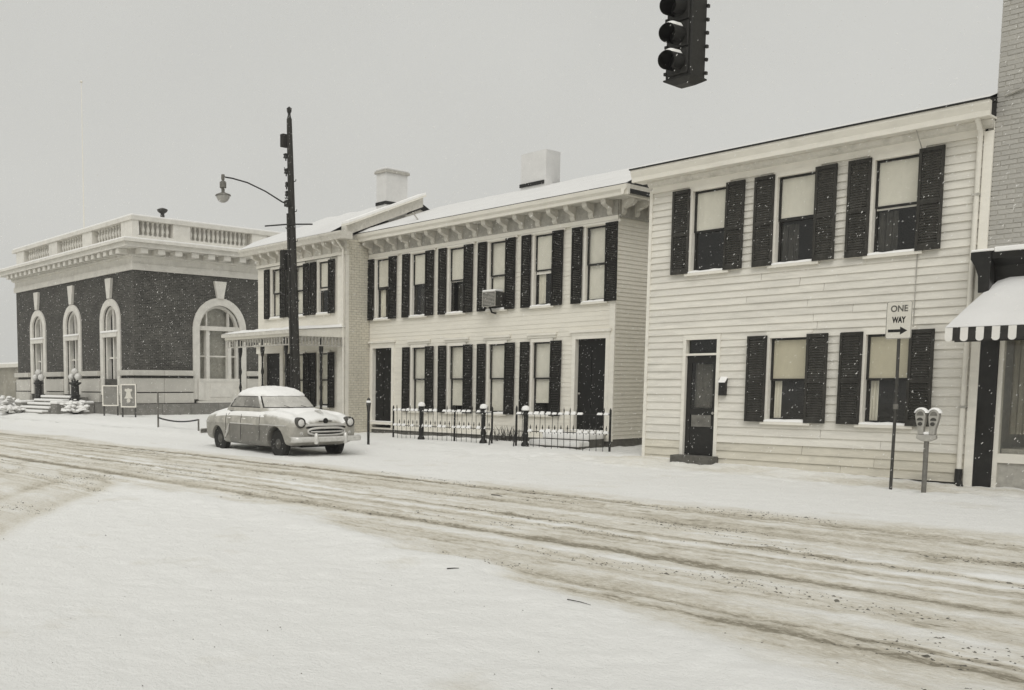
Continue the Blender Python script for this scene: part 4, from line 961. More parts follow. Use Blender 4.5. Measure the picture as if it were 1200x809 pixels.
# two small notice boards by the corner, one with a bell emblem
def notice(x, y, label, w, h, bell):
    z = ground_z(x, y); e = empty('notice_board', (x, y, z), label, 'sign', rz=0.65)
    part('board', MB().box(x - w/2, x + w/2, y - 0.03, y + 0.03, z + 0.42, z + 0.42 + h), 'stonedark', e)
    fr = MB(); t = 0.05
    fr.box(x - w/2, x + w/2, y - 0.05, y - 0.031, z + 0.42, z + 0.42 + t).box(x - w/2, x + w/2, y - 0.05, y - 0.031, z + 0.42 + h - t, z + 0.42 + h).box(x - w/2, x - w/2 + t, y - 0.05, y - 0.031, z + 0.42 + t, z + 0.42 + h - t).box(x + w/2 - t, x + w/2, y - 0.05, y - 0.031, z + 0.42 + t, z + 0.42 + h - t)
    part('frame', fr, 'trim', e)
    for sx in (-1, 1): part('leg', MB().box(x + sx * (w/2 - 0.06) - 0.03, x + sx * (w/2 - 0.06) + 0.03, y - 0.02, y + 0.02, z - 0.15, z + 0.419), 'darkpost', e)
    if bell:
        zc = z + 0.42 + h * 0.38; s = h * 0.42
        prof = [(-.75, 0), (-.72, .10), (-.55, .22), (-.42, .55), (-.36, .85), (-.62, .95), (-.7, 1.1), (-.55, 1.25), (-.2, 1.2), (-.12, 1.3), (.12, 1.3), (.2, 1.2), (.55, 1.25), (.7, 1.1), (.62, .95), (.36, .85), (.42, .55), (.55, .22), (.72, .10), (.75, 0)]
        part('bell_emblem', MB().extrude([(x + u * s * 0.62, zc + v * s * 0.80) for u, v in prof], 'y', y - 0.045, y - 0.032), 'signface', e)
        part('clapper', MB().lathe([(0.0, y - 0.045), (0.09, y - 0.044), (0.09, y - 0.033), (0, y - 0.032)], 10, (x, 0, zc - 0.09), 'y'), 'signface', e)
notice(-38.3, 19.35, 'grey framed notice board left of the bell sign at the corner', 0.78, 0.92, False)
notice(-36.6, 19.35, 'notice board with white bell emblem at the civic building corner', 0.72, 1.0, True)
sp = empty('chain_post', (-29.6, 16.8, 0.1), 'thin dark post with drooping chain in the snow left of the parked car', 'post')
zg = ground_z(-29.6, 16.8)
part('post', MB().tube([(-29.6, 16.8, zg - 0.2), (-29.6, 16.8, zg + 1.25)], 0.035, 8), 'greypost', sp)
part('end_post', MB().tube([(-26.9, 16.8, zg - 0.2), (-26.9, 16.8, zg + 0.36)], 0.03, 8), 'greypost', sp)
part('chain', MB().tube([(-29.6 + 2.7 * i / 10, 16.8, zg + 0.34 - 0.10 * (1 - (2 * i / 10 - 1) ** 2) + 0.0) for i in range(11)], 0.028, 6), 'iron', sp)
# far building at the left edge
fb = empty('distant_building', (-86, 30, 0), 'low pale distant building at the left edge of the street', 'building')
part('wall', MB().box(-110, -72, 31, 40, -0.2, 3.2), 'hedge', fb)
part('roof', MB().box(-110.5, -71.6, 30.7, 40.5, 3.2, 3.5), 'oldwhite', fb)
part('roof_snow', MB().box(-110.4, -71.7, 30.75, 40.4, 3.502, 3.62), 'snow', fb)
for k in range(5): part('door', MB().box(-79 - 6 * k, -77.2 - 6 * k, 30.96, 31.05, 0.2, 1.9), 'room', fb)

# ================================================================== IRON FENCES
FY = 18.6
PICK = MB().tube([(0, 0, -0.12), (0, 0, 0.80), (0, 0, 0.84), (0, 0, 0.92)], [0.0065, 0.0065, 0.017, 0.003], 6).mesh('picket', 'iron')
SPICK = MB().tube([(0, 0, 0.30), (0, 0, 0.40), (0, 0, 0.43), (0, 0, 0.51)], [0.007, 0.007, 0.018, 0.003], 6).mesh('short_picket', 'iron')
def fence_post(e, x, y, z, h):
    p = part('post', MB().lathe([(0.10, z - 0.15), (0.10, z + 0.10), (0.06, z + 0.16), (0.055, z + 0.2), (0.075, z + 0.32), (0.05, z + 0.42), (0.052, z + h - 0.14), (0.075, z + h - 0.10), (0.05, z + h - 0.05), (0.085, z + h)], 12, (x, y, 0)), 'iron', e, True)
    part('snow_cap', MB().lathe([(0.10, z + h - 0.005), (0.105, z + h + 0.03), (0.08, z + h + 0.085), (0.03, z + h + 0.11), (0.0, z + h + 0.112)], 12, (x, y, 0)), 'snow', p, True)
def fence(x0, x1, posts, ends, label, dz0, dz1, brace):
    e = empty('iron_fence', ((x0 + x1) / 2, FY, 0.2), label, 'fence', 'iron fence sections before the cream house')
    b = WL[e.name]; zg = lambda x: 0.19
    def rl(z, nm):
        part(nm, MB().hexa([(x0, FY - 0.016, z + dz0 - 0.008), (x1, FY - 0.016, z + dz1 - 0.008), (x1, FY + 0.016, z + dz1 - 0.008), (x0, FY + 0.016, z + dz0 - 0.008), (x0, FY - 0.016, z + dz0 + 0.010), (x1, FY - 0.016, z + dz1 + 0.010), (x1, FY + 0.016, z + dz1 + 0.010), (x0, FY + 0.016, z + dz0 + 0.010)]), 'iron', e)
    rl(0.95, 'top_rail'); rl(0.53, 'bottom_rail')
    n = int((x1 - x0) / 0.17); rr = random.Random(int(x0 * 10))
    sn = MB()
    for k in range(1, n):
        x = x0 + (x1 - x0) * k / n; f = k / n; dz = dz0 + (dz1 - dz0) * f
        o = add('picket', PICK, e, Vector((x, FY + 0.0, 0.19 + dz)) - b, (rr.uniform(-.02, .02), rr.uniform(-.03, .03), 0))
        add('short_picket', SPICK, e, Vector((x + 0.085, FY - 0.0, 0.19 + dz)) - b, (0, rr.uniform(-.03, .03), 0))
    for k in range(n):
        xa = x0 + (x1 - x0) * k / n + 0.014; xb = x0 + (x1 - x0) * (k + 1) / n - 0.014; f = (k + .5) / n; dz = dz0 + (dz1 - dz0) * f
        for z, pr_ in ((0.966, 0.9), (0.546, 0.8)):
            if rr.random() < pr_:
                h = rr.uniform(0.03, 0.055)
                xm = xa + (xb - xa) * rr.uniform(0.8, 1.0)
                sn.hexa([(xa, FY - 0.036, z + dz - 0.02), (xm, FY - 0.036, z + dz - 0.02), (xm, FY + 0.03, z + dz - 0.02), (xa, FY + 0.03, z + dz - 0.02), (xa + .015, FY - 0.012, z + dz + h), (xm - .015, FY - 0.012, z + dz + h), (xm - .015, FY + 0.012, z + dz + h), (xa + .015, FY + 0.012, z + dz + h)])
    tag(part('rail_snow', sn, 'snow', e), kind='stuff')
    for x, h in posts: fence_post(e, x, FY, 0.12, h)
    for x, h in ends: part('end_post', MB().tube([(x, FY, 0.0), (x, FY, 0.19 + h), (x, FY, 0.24 + h)], [0.026, 0.026, 0.006], 8), 'iron', e)
    for x in brace:
        part('brace', MB().tube([(x, FY + 0.01, 0.62), (x + 0.05, FY - 0.12, 0.42), (x + 0.16, FY - 0.30, 0.10)], 0.016, 6).tube([(x, FY + 0.0, 0.30), (x + 0.14, FY - 0.26, 0.26)], 0.012, 6), 'iron', e)
fence(-19.42, -15.83, [(-18.32, 0.97), (-16.11, 0.95)], [(-19.42, 0.85), (-15.83, 0.88), (-17.1, 0.9)], 'left section of snow-topped iron fence before cream house with two capped posts', 0.0, 0.02, [-15.83])
fence(-15.06, -12.42, [(-14.78, 0.93)], [(-15.06, 0.92), (-12.42, 0.90)], 'right section of snow-topped iron fence ending before the right dark door', 0.0, 0.04, [-15.06])
# dry weeds against the foundation
def weeds(x, y, label, seed, n=26):
    z = ground_z(x, y); e = empty('dry_weeds', (x, y, z), label, 'plant'); mb = MB(); rr = random.Random(seed)
    for k in range(n):
        bx = x + rr.uniform(-0.35, 0.35); by = y + rr.uniform(-0.12, 0.12); h = rr.uniform(0.15, 0.42); a = rr.uniform(-0.2, 0.2)
        mb.tube([(bx, by, z - 0.05), (bx + a * .4, by, z + h * .6), (bx + a, by + rr.uniform(-.1, .1), z + h)], [0.008, 0.006, 0.002], 5)
    part('stems', mb, 'twig', e)
weeds(-16.3, 19.75, 'dry dark weeds in the snow at the wall behind the fence gap', 5, 60)

# ================================================================== STORE AT THE RIGHT EDGE
sto = empty('brick_store', (-2.5, 17.4, 0), 'pale grey brick store with dark shopfront and awning at the right edge', 'building')
TX0 = -5.115; TY = 17.4; TX1 = 1.5
part('wall_core', MB().box(TX0 + 0.01, TX1, TY - 0.004, TY + 9, 3.66, 11.5), 'mortar', sto)
part('side_wall', MB().box(TX0 + 0.012, TX0 + 0.2, TY + 0.051, TY + 9, -0.2, 3.658), 'brickgrey', sto)
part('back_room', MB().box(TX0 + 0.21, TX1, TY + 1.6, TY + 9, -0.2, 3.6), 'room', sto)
bmesh_ = MB().box(0, 0.196, -0.012, 0.06, 0, 0.061).mesh('brick', 'brickgrey'); half = MB().box(0, 0.092, -0.012, 0.06, 0, 0.061).mesh('brick', 'brickgrey')
rest = MB(); bst = WL[sto.name]; z = 3.72; row = 0; cnt = 0; rr = random.Random(9)
while z < 9.4:
    x = TX0
    if row % 2: add('brick', half, sto, Vector((x, TY + rr.uniform(-.003, .003), z)) - bst); x += 0.104
    k = 0
    while x < -2.6:
        if k < 3 and cnt < 290 and z < 8.6: add('brick', bmesh_, sto, Vector((x, TY + rr.uniform(-.004, .004), z)) - bst); cnt += 1
        else: rest.box(x, x + 0.196, TY - 0.012 + rr.uniform(-.003, .003), TY + 0.06, z, z + 0.061)
        x += 0.208; k += 1
    z += 0.073; row += 1
tag(part('brickwork', rest, 'brickgrey', sto), kind='stuff')
part('corner_strip', MB().box(TX0 - 0.014, TX0 - 0.002, TY - 0.02, TY + 0.05, 3.70, 5.64), 'trim', sto)
# shopfront cornice with curved end bracket
part('shop_cornice', MB().extrude([(TY - 0.001, 3.10), (TY - 0.03, 3.10), (TY - 0.06, 3.30), (TY - 0.12, 3.45), (TY - 0.28, 3.55), (TY - 0.30, 3.64), (TY - 0.001, 3.64)], 'x', TX0 - 0.02, TX1), 'storedark', sto)
part('cornice_end', MB().extrude([(TX0 - 0.12, 3.66), (TX0 + 0.14, 3.66), (TX0 + 0.14, 3.05), (TX0 + 0.0, 3.05), (TX0 - 0.01, 3.30), (TX0 - 0.06, 3.45), (TX0 - 0.12, 3.56)], 'y', TY - 0.32, TY - 0.10), 'storedark', sto)
cs = MB(); cs.box(TX0 - 0.12, TX0 + 0.17, TY - 0.33, TY - 0.0, 3.662, 3.70).box(TX0 + 0.17, TX1, TY - 0.31, TY - 0.0, 3.642, 3.72)
part('cornice_snow', cs, 'snow', sto, bevel=0.015)
part('pilaster', MB().box(TX0 + 0.002, TX0 + 0.235, TY - 0.05, TY + 0.05, -0.1, 3.098), 'storedark', sto)
wf = part('shop_window', MB().box(TX0 + 0.24, TX0 + 0.30, TY - 0.03, TY + 0.08, -0.05, 3.098).box(TX0 + 0.30, TX1, TY - 0.035, TY + 0.08, 0.47, 0.61).box(TX0 + 0.30, TX1, TY - 0.03, TY + 0.08, 2.7, 2.8).box(-2.9, -2.82, TY - 0.025, TY + 0.07, 0.61, 2.7), 'trim', sto)
part('pane', MB().box(TX0 + 0.30, -2.9, TY + 0.02, TY + 0.026, 0.61, 2.7), 'glass', wf)
part('pane', MB().box(-2.82, TX1, TY + 0.02, TY + 0.026, 0.61, 2.7), 'glass', wf)
part('bulkhead', MB().box(TX0 + 0.30, TX1, TY + 0.0, TY + 0.05, 0.08, 0.47), 'corniceg', sto)
part('plinth', MB().box(TX0 + 0.24, TX1, TY - 0.06, TY + 0.05, -0.15, 0.08), 'step', sto)
part('transom_panel', MB().box(TX0 + 0.30, TX1, TY + 0.0, TY + 0.05, 2.8, 3.098), 'storedark', sto)
dr = MB(); A = [(TX0 + 0.34 + 0.22 * i / 8, TY + 0.25 + 0.02 * math.cos(i * 2.1)) for i in range(9)]
dr.grid([[(x, y, 0.9) for x, y in A], [(x, y, 2.65) for x, y in A]])
part('curtain', dr, 'hedge', sto)
part('display_shelf', MB().box(TX0 + 0.31, TX1, TY + 0.1, TY + 1.0, 0.55, 0.68), 'corniceg', sto)
part('wall_anchor', MB().lathe([(0.05, -0.05), (0.05, 0.02)], 10, (-4.62, TY, 4.35), 'y'), 'iron', sto)
part('wall_anchor', MB().tube([(-5.0, TY - 0.03, 5.98), (-4.6, TY - 0.05, 6.08)], 0.02, 6), 'corniceg', sto)
# awning
aw = empty('shop_awning', (-3.5, 16.4, 2.3), 'snow-covered shop awning with dark and white striped scalloped valance', 'awning')
AX0, AX1, AYF = -5.30, 1.0, 16.42
rows = []
for j in range(8):
    f = j / 7; y = AYF + (TY - 0.06 - AYF) * f; z = 2.50 + 0.72 * f + 0.02 * math.sin(math.pi * f); xl = AX0 + 0.36 * f
    rows.append([(xl + (AX1 - xl) * i / 40, y, z + 0.012 * math.sin(i * 1.3) * math.sin(math.pi * f)) for i in range(41)])
canv = MB().grid(rows)
part('canopy', canv, 'awnwhite', aw, True)
rows2 = [[(p[0], p[1] - 0.012, p[2] + 0.01 + (0.0 if (j == 0 or i == 0) else 0.045 + 0.018 * float(fbm(np.array([p[0] * 3]), np.array([p[1] * 4]), 3, 9)[0]))) for i, p in enumerate(r)] for j, r in enumerate(rows)]
part('snow', MB().grid(rows2), 'roofsnow', aw, True)
sl_ = [(AYF, 2.30), (AYF, 2.50)] + [(r[0][1], r[0][2]) for r in rows[1:]] + [(TY - 0.06, 2.45)]
side = MB(); q0 = [(r[0][0], r[0][1], r[0][2]) for r in rows]; q1 = [(r[0][0] + 0.002, r[0][1], 2.44) for r in rows]; side.grid([q0, q1])
part('end_flap', side, 'awnwhite', aw)
sw_ = 0.098; n = int((AX1 - AX0) / sw_)
for k in range(n):
    x0 = AX0 + k * sw_; x1 = x0 + sw_; rd = sw_ / 2
    pl = [(x0, 2.505)] + [(x0 + rd - rd * math.cos(math.pi * i / 8), 2.345 - 0.045 * math.sin(math.pi * i / 8)) for i in range(9)] + [(x1, 2.505)]
    dk = k % 2 == 1
    if dk: pl = [(x0, 2.505), (x0, 2.31), (x1, 2.31), (x1, 2.505)]
    part('valance_stripe', MB().extrude(pl, 'y', AYF - (0.006 if dk else 0.010), AYF), 'awndark' if dk else 'awnwhite', aw)
part('frame_bar', MB().tube([(AX0 + 0.03, AYF + 0.03, 2.49), (AX1, AYF + 0.03, 2.49)], 0.018, 6).tube([(AX0 + 0.05, AYF + 0.03, 2.49), (AX0 + 0.25, TY - 0.06, 2.42)], 0.018, 6), 'greypost', aw)
part('valance_lining', MB().box(AX0 + 0.12, AX1, AYF + 0.02, AYF + 0.026, 2.29, 2.42), 'awndark', aw)

# ================================================================== STREET FURNITURE
# utility pole with street lamp
px_, py_ = -21.44, 16.7; zg = ground_z(px_, py_)
up = empty('utility_pole', (px_, py_, zg), 'tall dark wooden utility pole behind the parked car, carrying a street lamp', 'pole')
lean = lambda z: (px_ - 0.042 * (z - 1), py_, z)
part('shaft', MB().tube([lean(zg - 0.4), lean(3), lean(6), lean(8), lean(9.15)], [0.138, 0.128, 0.108, 0.09, 0.075], 14), 'wood', up, True)
part('top_cap', MB().lathe([(0.075, 9.12), (0.045, 9.25), (0.04, 9.3), (0.07, 9.36), (0.075, 9.44), (0.0, 9.50)], 10, (lean(9.2)[0], py_, 0)), 'iron', up, True)
def lx_(z): return lean(z)[0]
part('transformer_box', MB().box(lx_(8.6) - 0.20, lx_(8.6) - 0.06, py_ - 0.20, py_ + 0.03, 8.38, 8.74), 'wood', up, bevel=0.02)
for z, s in ((8.15, 0.08), (7.72, 0.07), (7.35, 0.05), (7.1, 0.06), (6.85, 0.07)):
    part('insulator', MB().lathe([(0.02, -0.16), (0.02, -0.10), (s, -0.08), (s * .7, -0.02), (s, 0.02), (0.02, 0.05)], 10, (lx_(z) - 0.07, py_ - 0.10, z), 'z'), 'iron', up, True)
for k in range(11):
    z = 3.6 + 0.42 * k; sgn = 1 if k % 2 else -1
    part('pole_step', MB().tube([(lx_(z) + sgn * 0.10, py_, z), (lx_(z) + sgn * 0.25, py_ - 0.02, z), (lx_(z) + sgn * 0.26, py_ - 0.02, z + 0.05)], 0.012, 6), 'iron', up)
part('crossarm', MB().tube([(lx_(6.2) - 0.55, py_ - 0.55, 6.18), (lx_(6.2), py_ - 0.14, 6.2), (lx_(6.2) + 0.8, py_ + 0.1, 6.12)], 0.022, 6), 'iron', up)
part('junction_box', MB().box(lx_(5.2) - 0.30, lx_(5.2) - 0.12, py_ - 0.25, py_ + 0.02, 4.95, 5.5), 'wood', up, bevel=0.03)
part('conduit', MB().tube([(lx_(zg) + 0.02, py_ - 0.18, zg - 0.2), (lx_(3) + 0.0, py_ - 0.165, 3), (lx_(6.5), py_ - 0.15, 6.5)], 0.03, 8), 'wood', up)
lam = empty('street_lamp', (lx_(6.8), py_ - 0.12, 6.8), 'street lamp with curved arm and dished reflector on the utility pole', 'street lamp')
xl = lx_(6.8)
part('arm', MB().tube([(xl, py_ - 0.10, 6.78), (xl, py_ - 0.32, 6.80), (xl - 0.02, py_ - 0.9, 7.03), (xl - 0.03, py_ - 1.5, 7.19), (xl - 0.03, py_ - 2.0, 7.24), (xl - 0.03, py_ - 2.3, 7.24)], [0.03, 0.022, 0.02, 0.02, 0.02, 0.02], 8), 'iron', lam, True)
part('clamp', MB().box(xl - 0.08, xl + 0.08, py_ - 0.20, py_ - 0.08, 6.70, 6.86), 'iron', lam)
LX, LY = xl - 0.03, py_ - 2.3
part('neck', MB().lathe([(0.045, 7.30), (0.05, 7.20), (0.035, 7.14), (0.09, 7.10), (0.09, 6.95), (0.05, 6.93), (0.04, 6.82)], 12, (LX, LY, 0)), 'greypost', lam, True)
part('reflector', MB().lathe([(0.04, 6.84), (0.10, 6.81), (0.20, 6.77), (0.215, 6.74), (0.19, 6.735)], 20, (LX, LY, 0)), 'greypost', lam, True)
part('bowl', MB().lathe([(0.185, 6.735), (0.175, 6.68), (0.13, 6.61), (0.06, 6.565), (0.0, 6.555)], 18, (LX, LY, 0)), 'bowl', lam, True)

# traffic signal on a mast arm
SX, SYY = -7.33, 12.50
ts = empty('traffic_signal', (SX, SYY, 5.78), 'black three-lens traffic signal with snow on its visors hanging over the street', 'traffic signal')
zb = 5.81; hw = 0.185
part('housing', MB().box(SX - hw, SX + hw, SYY - hw, SYY + hw, zb + 0.04, zb + 1.16), 'signal', ts, bevel=0.012)
part('bottom_plate', MB().hexa([(SX - 0.1, SYY - 0.1, zb - 0.035), (SX + 0.1, SYY - 0.1, zb - 0.035), (SX + 0.1, SYY + 0.1, zb - 0.035), (SX - 0.1, SYY + 0.1, zb - 0.035), (SX - 0.205, SYY - 0.205, zb + 0.02), (SX + 0.205, SYY - 0.205, zb + 0.02), (SX + 0.205, SYY + 0.205, zb + 0.02), (SX - 0.205, SYY + 0.205, zb + 0.02)]).box(SX - 0.205, SX + 0.205, SYY - 0.205, SYY + 0.205, zb + 0.021, zb + 0.039), 'signal', ts)
part('top_plate', MB().box(SX - 0.2, SX + 0.2, SYY - 0.2, SYY + 0.2, zb + 1.161, zb + 1.2), 'signal', ts)
for k in range(3):
    zc = zb + 0.235 + 0.355 * k
    dr_ = part('door', MB().box(SX - 0.15, SX + 0.15, SYY - hw - 0.03, SYY - hw - 0.001, zc - 0.165, zc + 0.165), 'signal', ts, bevel=0.01)
    part('lens', MB().lathe([(0.115, 0.0), (0.10, -0.02), (0.05, -0.035), (0.0, -0.04)], 20, (SX, SYY - hw - 0.03, zc), 'y'), 'visor', dr_, True)
    v = MB(); n = 22; o = []; ii = []
    for i in range(n + 1):
        a = math.radians(-62 + (304) * i / n); L = 0.29 if 30 < (-62 + 304 * i / n) < 150 else 0.29 - 0.10 * min(1, abs((-62 + 304 * i / n) - 90) / 152 - 0.39)
        o.append((math.cos(a), math.sin(a), L))
    v.grid([[(SX + 0.118 * c, SYY - hw - 0.031, zc + 0.118 * s) for c, s, L in o], [(SX + 0.120 * c, SYY - hw - 0.031 - L, zc + 0.120 * s - 0.02) for c, s, L in o]])
    v.grid([[(SX + 0.112 * c, SYY - hw - 0.031, zc + 0.112 * s) for c, s, L in o], [(SX + 0.114 * c, SYY - hw - 0.031 - L, zc + 0.114 * s - 0.02) for c, s, L in o]])
    v.grid([[(SX + 0.120 * c, SYY - hw - 0.031 - L, zc + 0.120 * s - 0.02) for c, s, L in o], [(SX + 0.114 * c, SYY - hw - 0.031 - L, zc + 0.114 * s - 0.02) for c, s, L in o]])
    vi = part('visor', v, 'visor', dr_, True)
    rows = []
    for j in range(6):
        f = j / 5; y = SYY - hw - 0.033 - 0.27 * f
        rows.append([(SX + (0.121 + (0.03 if 0 < j < 5 and 0 < i < 8 else 0)) * math.cos(math.radians(50 + 80 * i / 8)), y, zc - 0.02 * f + (0.121 + (0.03 if 0 < j < 5 and 0 < i < 8 else 0.0)) * math.sin(math.radians(50 + 80 * i / 8))) for i in range(9)])
    part('visor_snow', MB().grid(rows), 'snow', vi, True)
    for dz in (-0.12, 0.06):
        part('hinge', MB().box(SX + hw, SX + hw + 0.03, SYY + hw - 0.03, SYY + hw + 0.02, zc + dz - 0.02, zc + dz + 0.02), 'signal', ts)
        part('hinge', MB().box(SX - 0.19, SX - 0.151, SYY - hw - 0.04, SYY - hw + 0.0, zc + dz - 0.02, zc + dz + 0.02), 'signal', ts)
part('hanger', MB().tube([(SX, SYY, zb + 1.19), (SX, SYY, zb + 1.75)], 0.03, 8), 'signal', ts)
ma = empty('signal_mast', (5.5, SYY, 0), 'dark steel mast arm carrying the black traffic signal above the street', 'pole')
part('pole', MB().tube([(5.5, SYY, -0.2), (5.5, SYY, 7.7)], [0.14, 0.10], 12), 'darkpost', ma, True)
part('arm', MB().tube([(5.5, SYY, 7.55), (SX - 0.2, SYY, 7.55)], [0.08, 0.045], 10), 'darkpost', ma, True)

# one way sign
sx_, sy_ = -5.94, 16.45; zg = ground_z(sx_, sy_)
ow = empty('one_way_sign', (sx_, sy_, zg), 'white one way sign with black right arrow on thin dark post', 'sign')
tl = 0.012
part('post', MB().tube([(sx_, sy_ + 0.03, zg - 0.25), (sx_ + 0.01, sy_ + 0.03, 1.3), (sx_ + 0.0, sy_ + 0.03, 2.9)], 0.024, 8), 'darkpost', ow, True)
part('clamp', MB().lathe([(0.036, 1.28), (0.036, 1.36)], 10, (sx_ + 0.01, sy_ + 0.03, 0)), 'greypost', ow)
W, H = 0.36, 0.58; z0 = 2.37
def rrect(x0, x1, z0, z1, r, n=5):
    P = []
    for cx, cz, a0 in ((x1 - r, z1 - r, 0), (x0 + r, z1 - r, 90), (x0 + r, z0 + r, 180), (x1 - r, z0 + r, 270)):
        for i in range(n + 1):
            a = math.radians(a0 + 90 * i / n); P.append((cx + r * math.cos(a), cz + r * math.sin(a)))
    return P
pl = part('plate', MB().extrude(rrect(sx_ - 0.18, sx_ + 0.18, z0, z0 + H, 0.03), 'y', sy_ - 0.004, sy_), 'signface', ow)
o_, i_ = rrect(sx_ - 0.176, sx_ + 0.176, z0 + .004, z0 + H - .004, 0.028), rrect(sx_ - 0.170, sx_ + 0.170, z0 + .010, z0 + H - .010, 0.024)
bd = MB(); n = len(o_); bd.v = [(a, sy_ - 0.0052, b) for a, b in o_] + [(a, sy_ - 0.0052, b) for a, b in i_]; bd.f = [(k, (k+1) % n, n + (k+1) % n, n + k) for k in range(n)]
part('border', bd, 'signfaded', ow)
ar = [(-0.14, -0.022), (0.03, -0.022), (0.03, -0.062), (0.13, 0.0), (0.03, 0.062), (0.03, 0.022), (-0.14, 0.022)]
part('arrow', MB().extrude([(sx_ - 0.005 + a, z0 + 0.125 + b) for a, b in ar], 'y', sy_ - 0.006, sy_ - 0.0045), 'signblack', ow)
def text(s, x, z, size, m, parent, y, sc=1.0, bold=0.012):
    cu = bpy.data.curves.new('lettering', 'FONT'); cu.body = s; cu.size = size; cu.align_x = 'CENTER'; cu.extrude = 0.0006; cu.offset = size * bold
    to = bpy.data.objects.new('tmp', cu); COL.objects.link(to)
    dg = bpy.context.evaluated_depsgraph_get(); me = bpy.data.meshes.new_from_object(to.evaluated_get(dg)); bpy.data.objects.remove(to)
    me.materials.clear(); me.materials.append(M[m])
    o = add('lettering', me, parent, Vector((x, y, z)) - WL[parent.name], (math.radians(90), 0, 0), (sc, 1, 1))
    return o
text('ONE', sx_ + 0.0, z0 + 0.42, 0.135, 'signfaded', ow, sy_ - 0.0055, 0.85, 0.025)
text('WAY', sx_ + 0.0, z0 + 0.25, 0.125, 'signblack', ow, sy_ - 0.0055, 0.62, 0.045)

# twin parking meter and a single one
def meter_head(e, x, y, z, tilt=0.0):
    prof = [(-0.045, 0), (-0.05, 0.10), (-0.075, 0.20), (-0.085, 0.27)] + [(-0.085 * math.cos(math.radians(180 * i / 12)), 0.29 + 0.095 * math.sin(math.radians(180 * i / 12))) for i in range(13)][0:] + [(0.085, 0.27), (0.075, 0.20), (0.05, 0.10), (0.045, 0)]
    h = part('meter_head', MB().extrude([(x + 0.82 * u + tilt * v, z + v) for u, v in prof], 'y', y - 0.05, y + 0.05), 'meter', e, False, 0.012)
    cx = x + tilt * 0.29
    part('window', MB().extrude([(cx - 0.046, z + 0.29), (cx + 0.046, z + 0.29)] + [(cx + 0.046 * math.cos(math.radians(180 * i / 10)), z + 0.30 + 0.055 * math.sin(math.radians(180 * i / 10))) for i in range(11)], 'y', y - 0.054, y - 0.0495), 'greypost', h)
    part('coin_plate', MB().extrude([(cx - 0.04, z + 0.215), (cx + 0.04, z + 0.215)] + [(cx + 0.04 * math.cos(math.radians(180 * i / 8)), z + 0.225 + 0.035 * math.sin(math.radians(180 * i / 8))) for i in range(9)], 'y', y - 0.056, y - 0.0495), 'darkpost', h)
    part('knob', MB().lathe([(0.0, -0.035), (0.026, -0.03), (0.03, -0.005), (0.02, 0.0)], 10, (x + tilt * 0.16, y - 0.05, z + 0.165), 'y'), 'darkpost', h, True)
    rows = []
    for j in range(5):
        yy = y - 0.052 + 0.104 * j / 4; th = 0.0 if j in (0, 4) else 0.028
        rows.append([(cx + (0.076 + th) * math.cos(math.radians(25 + 130 * i / 8)), yy, z + 0.29 + (0.097 + (th if 0 < i < 8 else 0)) * math.sin(math.radians(25 + 130 * i / 8))) for i in range(9)])
    part('snow_cap', MB().grid(rows), 'snow', h, True)
tx, ty = -5.47, 16.45; zg = ground_z(tx, ty)
tm = empty('parking_meter', (tx, ty, zg), 'twin-headed grey parking meter with snow caps beside the one way sign', 'parking meter', 'parking meters along the kerb')
part('post', MB().tube([(tx, ty, zg - 0.25), (tx, ty, 0.84)], 0.034, 12), 'greypost', tm, True)
part('yoke', MB().extrude([(tx - 0.13, 0.90), (tx - 0.13, 0.84), (tx - 0.05, 0.80), (tx + 0.05, 0.80), (tx + 0.13, 0.84), (tx + 0.13, 0.90)], 'y', ty - 0.045, ty + 0.045), 'meter', tm, False, 0.01)
meter_head(tm, tx - 0.075, ty, 0.901, -0.05); meter_head(tm, tx + 0.075, ty, 0.901, 0.05)
part('snow', MB().box(tx - 0.04, tx + 0.04, ty - 0.045, ty + 0.045, 0.902, 0.945), 'snow', tm, bevel=0.015)
tx, ty = -18.1, 16.45; zg = ground_z(tx, ty)
sm = empty('parking_meter', (tx, ty, zg), 'single dark parking meter in the snow ahead of the parked car', 'parking meter', 'parking meters along the kerb')
part('post', MB().tube([(tx, ty, zg - 0.25), (tx, ty, 0.96)], 0.034, 10), 'iron', sm, True)
part('meter_head', MB().lathe([(0.036, 0.96), (0.042, 1.0), (0.055, 1.12), (0.065, 1.2), (0.045, 1.24), (0.05, 1.27), (0.03, 1.32), (0.0, 1.34)], 12, (tx, ty, 0)), 'darkpost', sm, True)
part('snow_cap', MB().lathe([(0.06, 1.19), (0.068, 1.235), (0.052, 1.26), (0.05, 1.262), (0.0, 1.264)], 12, (tx, ty, 0)), 'snow', sm, True)

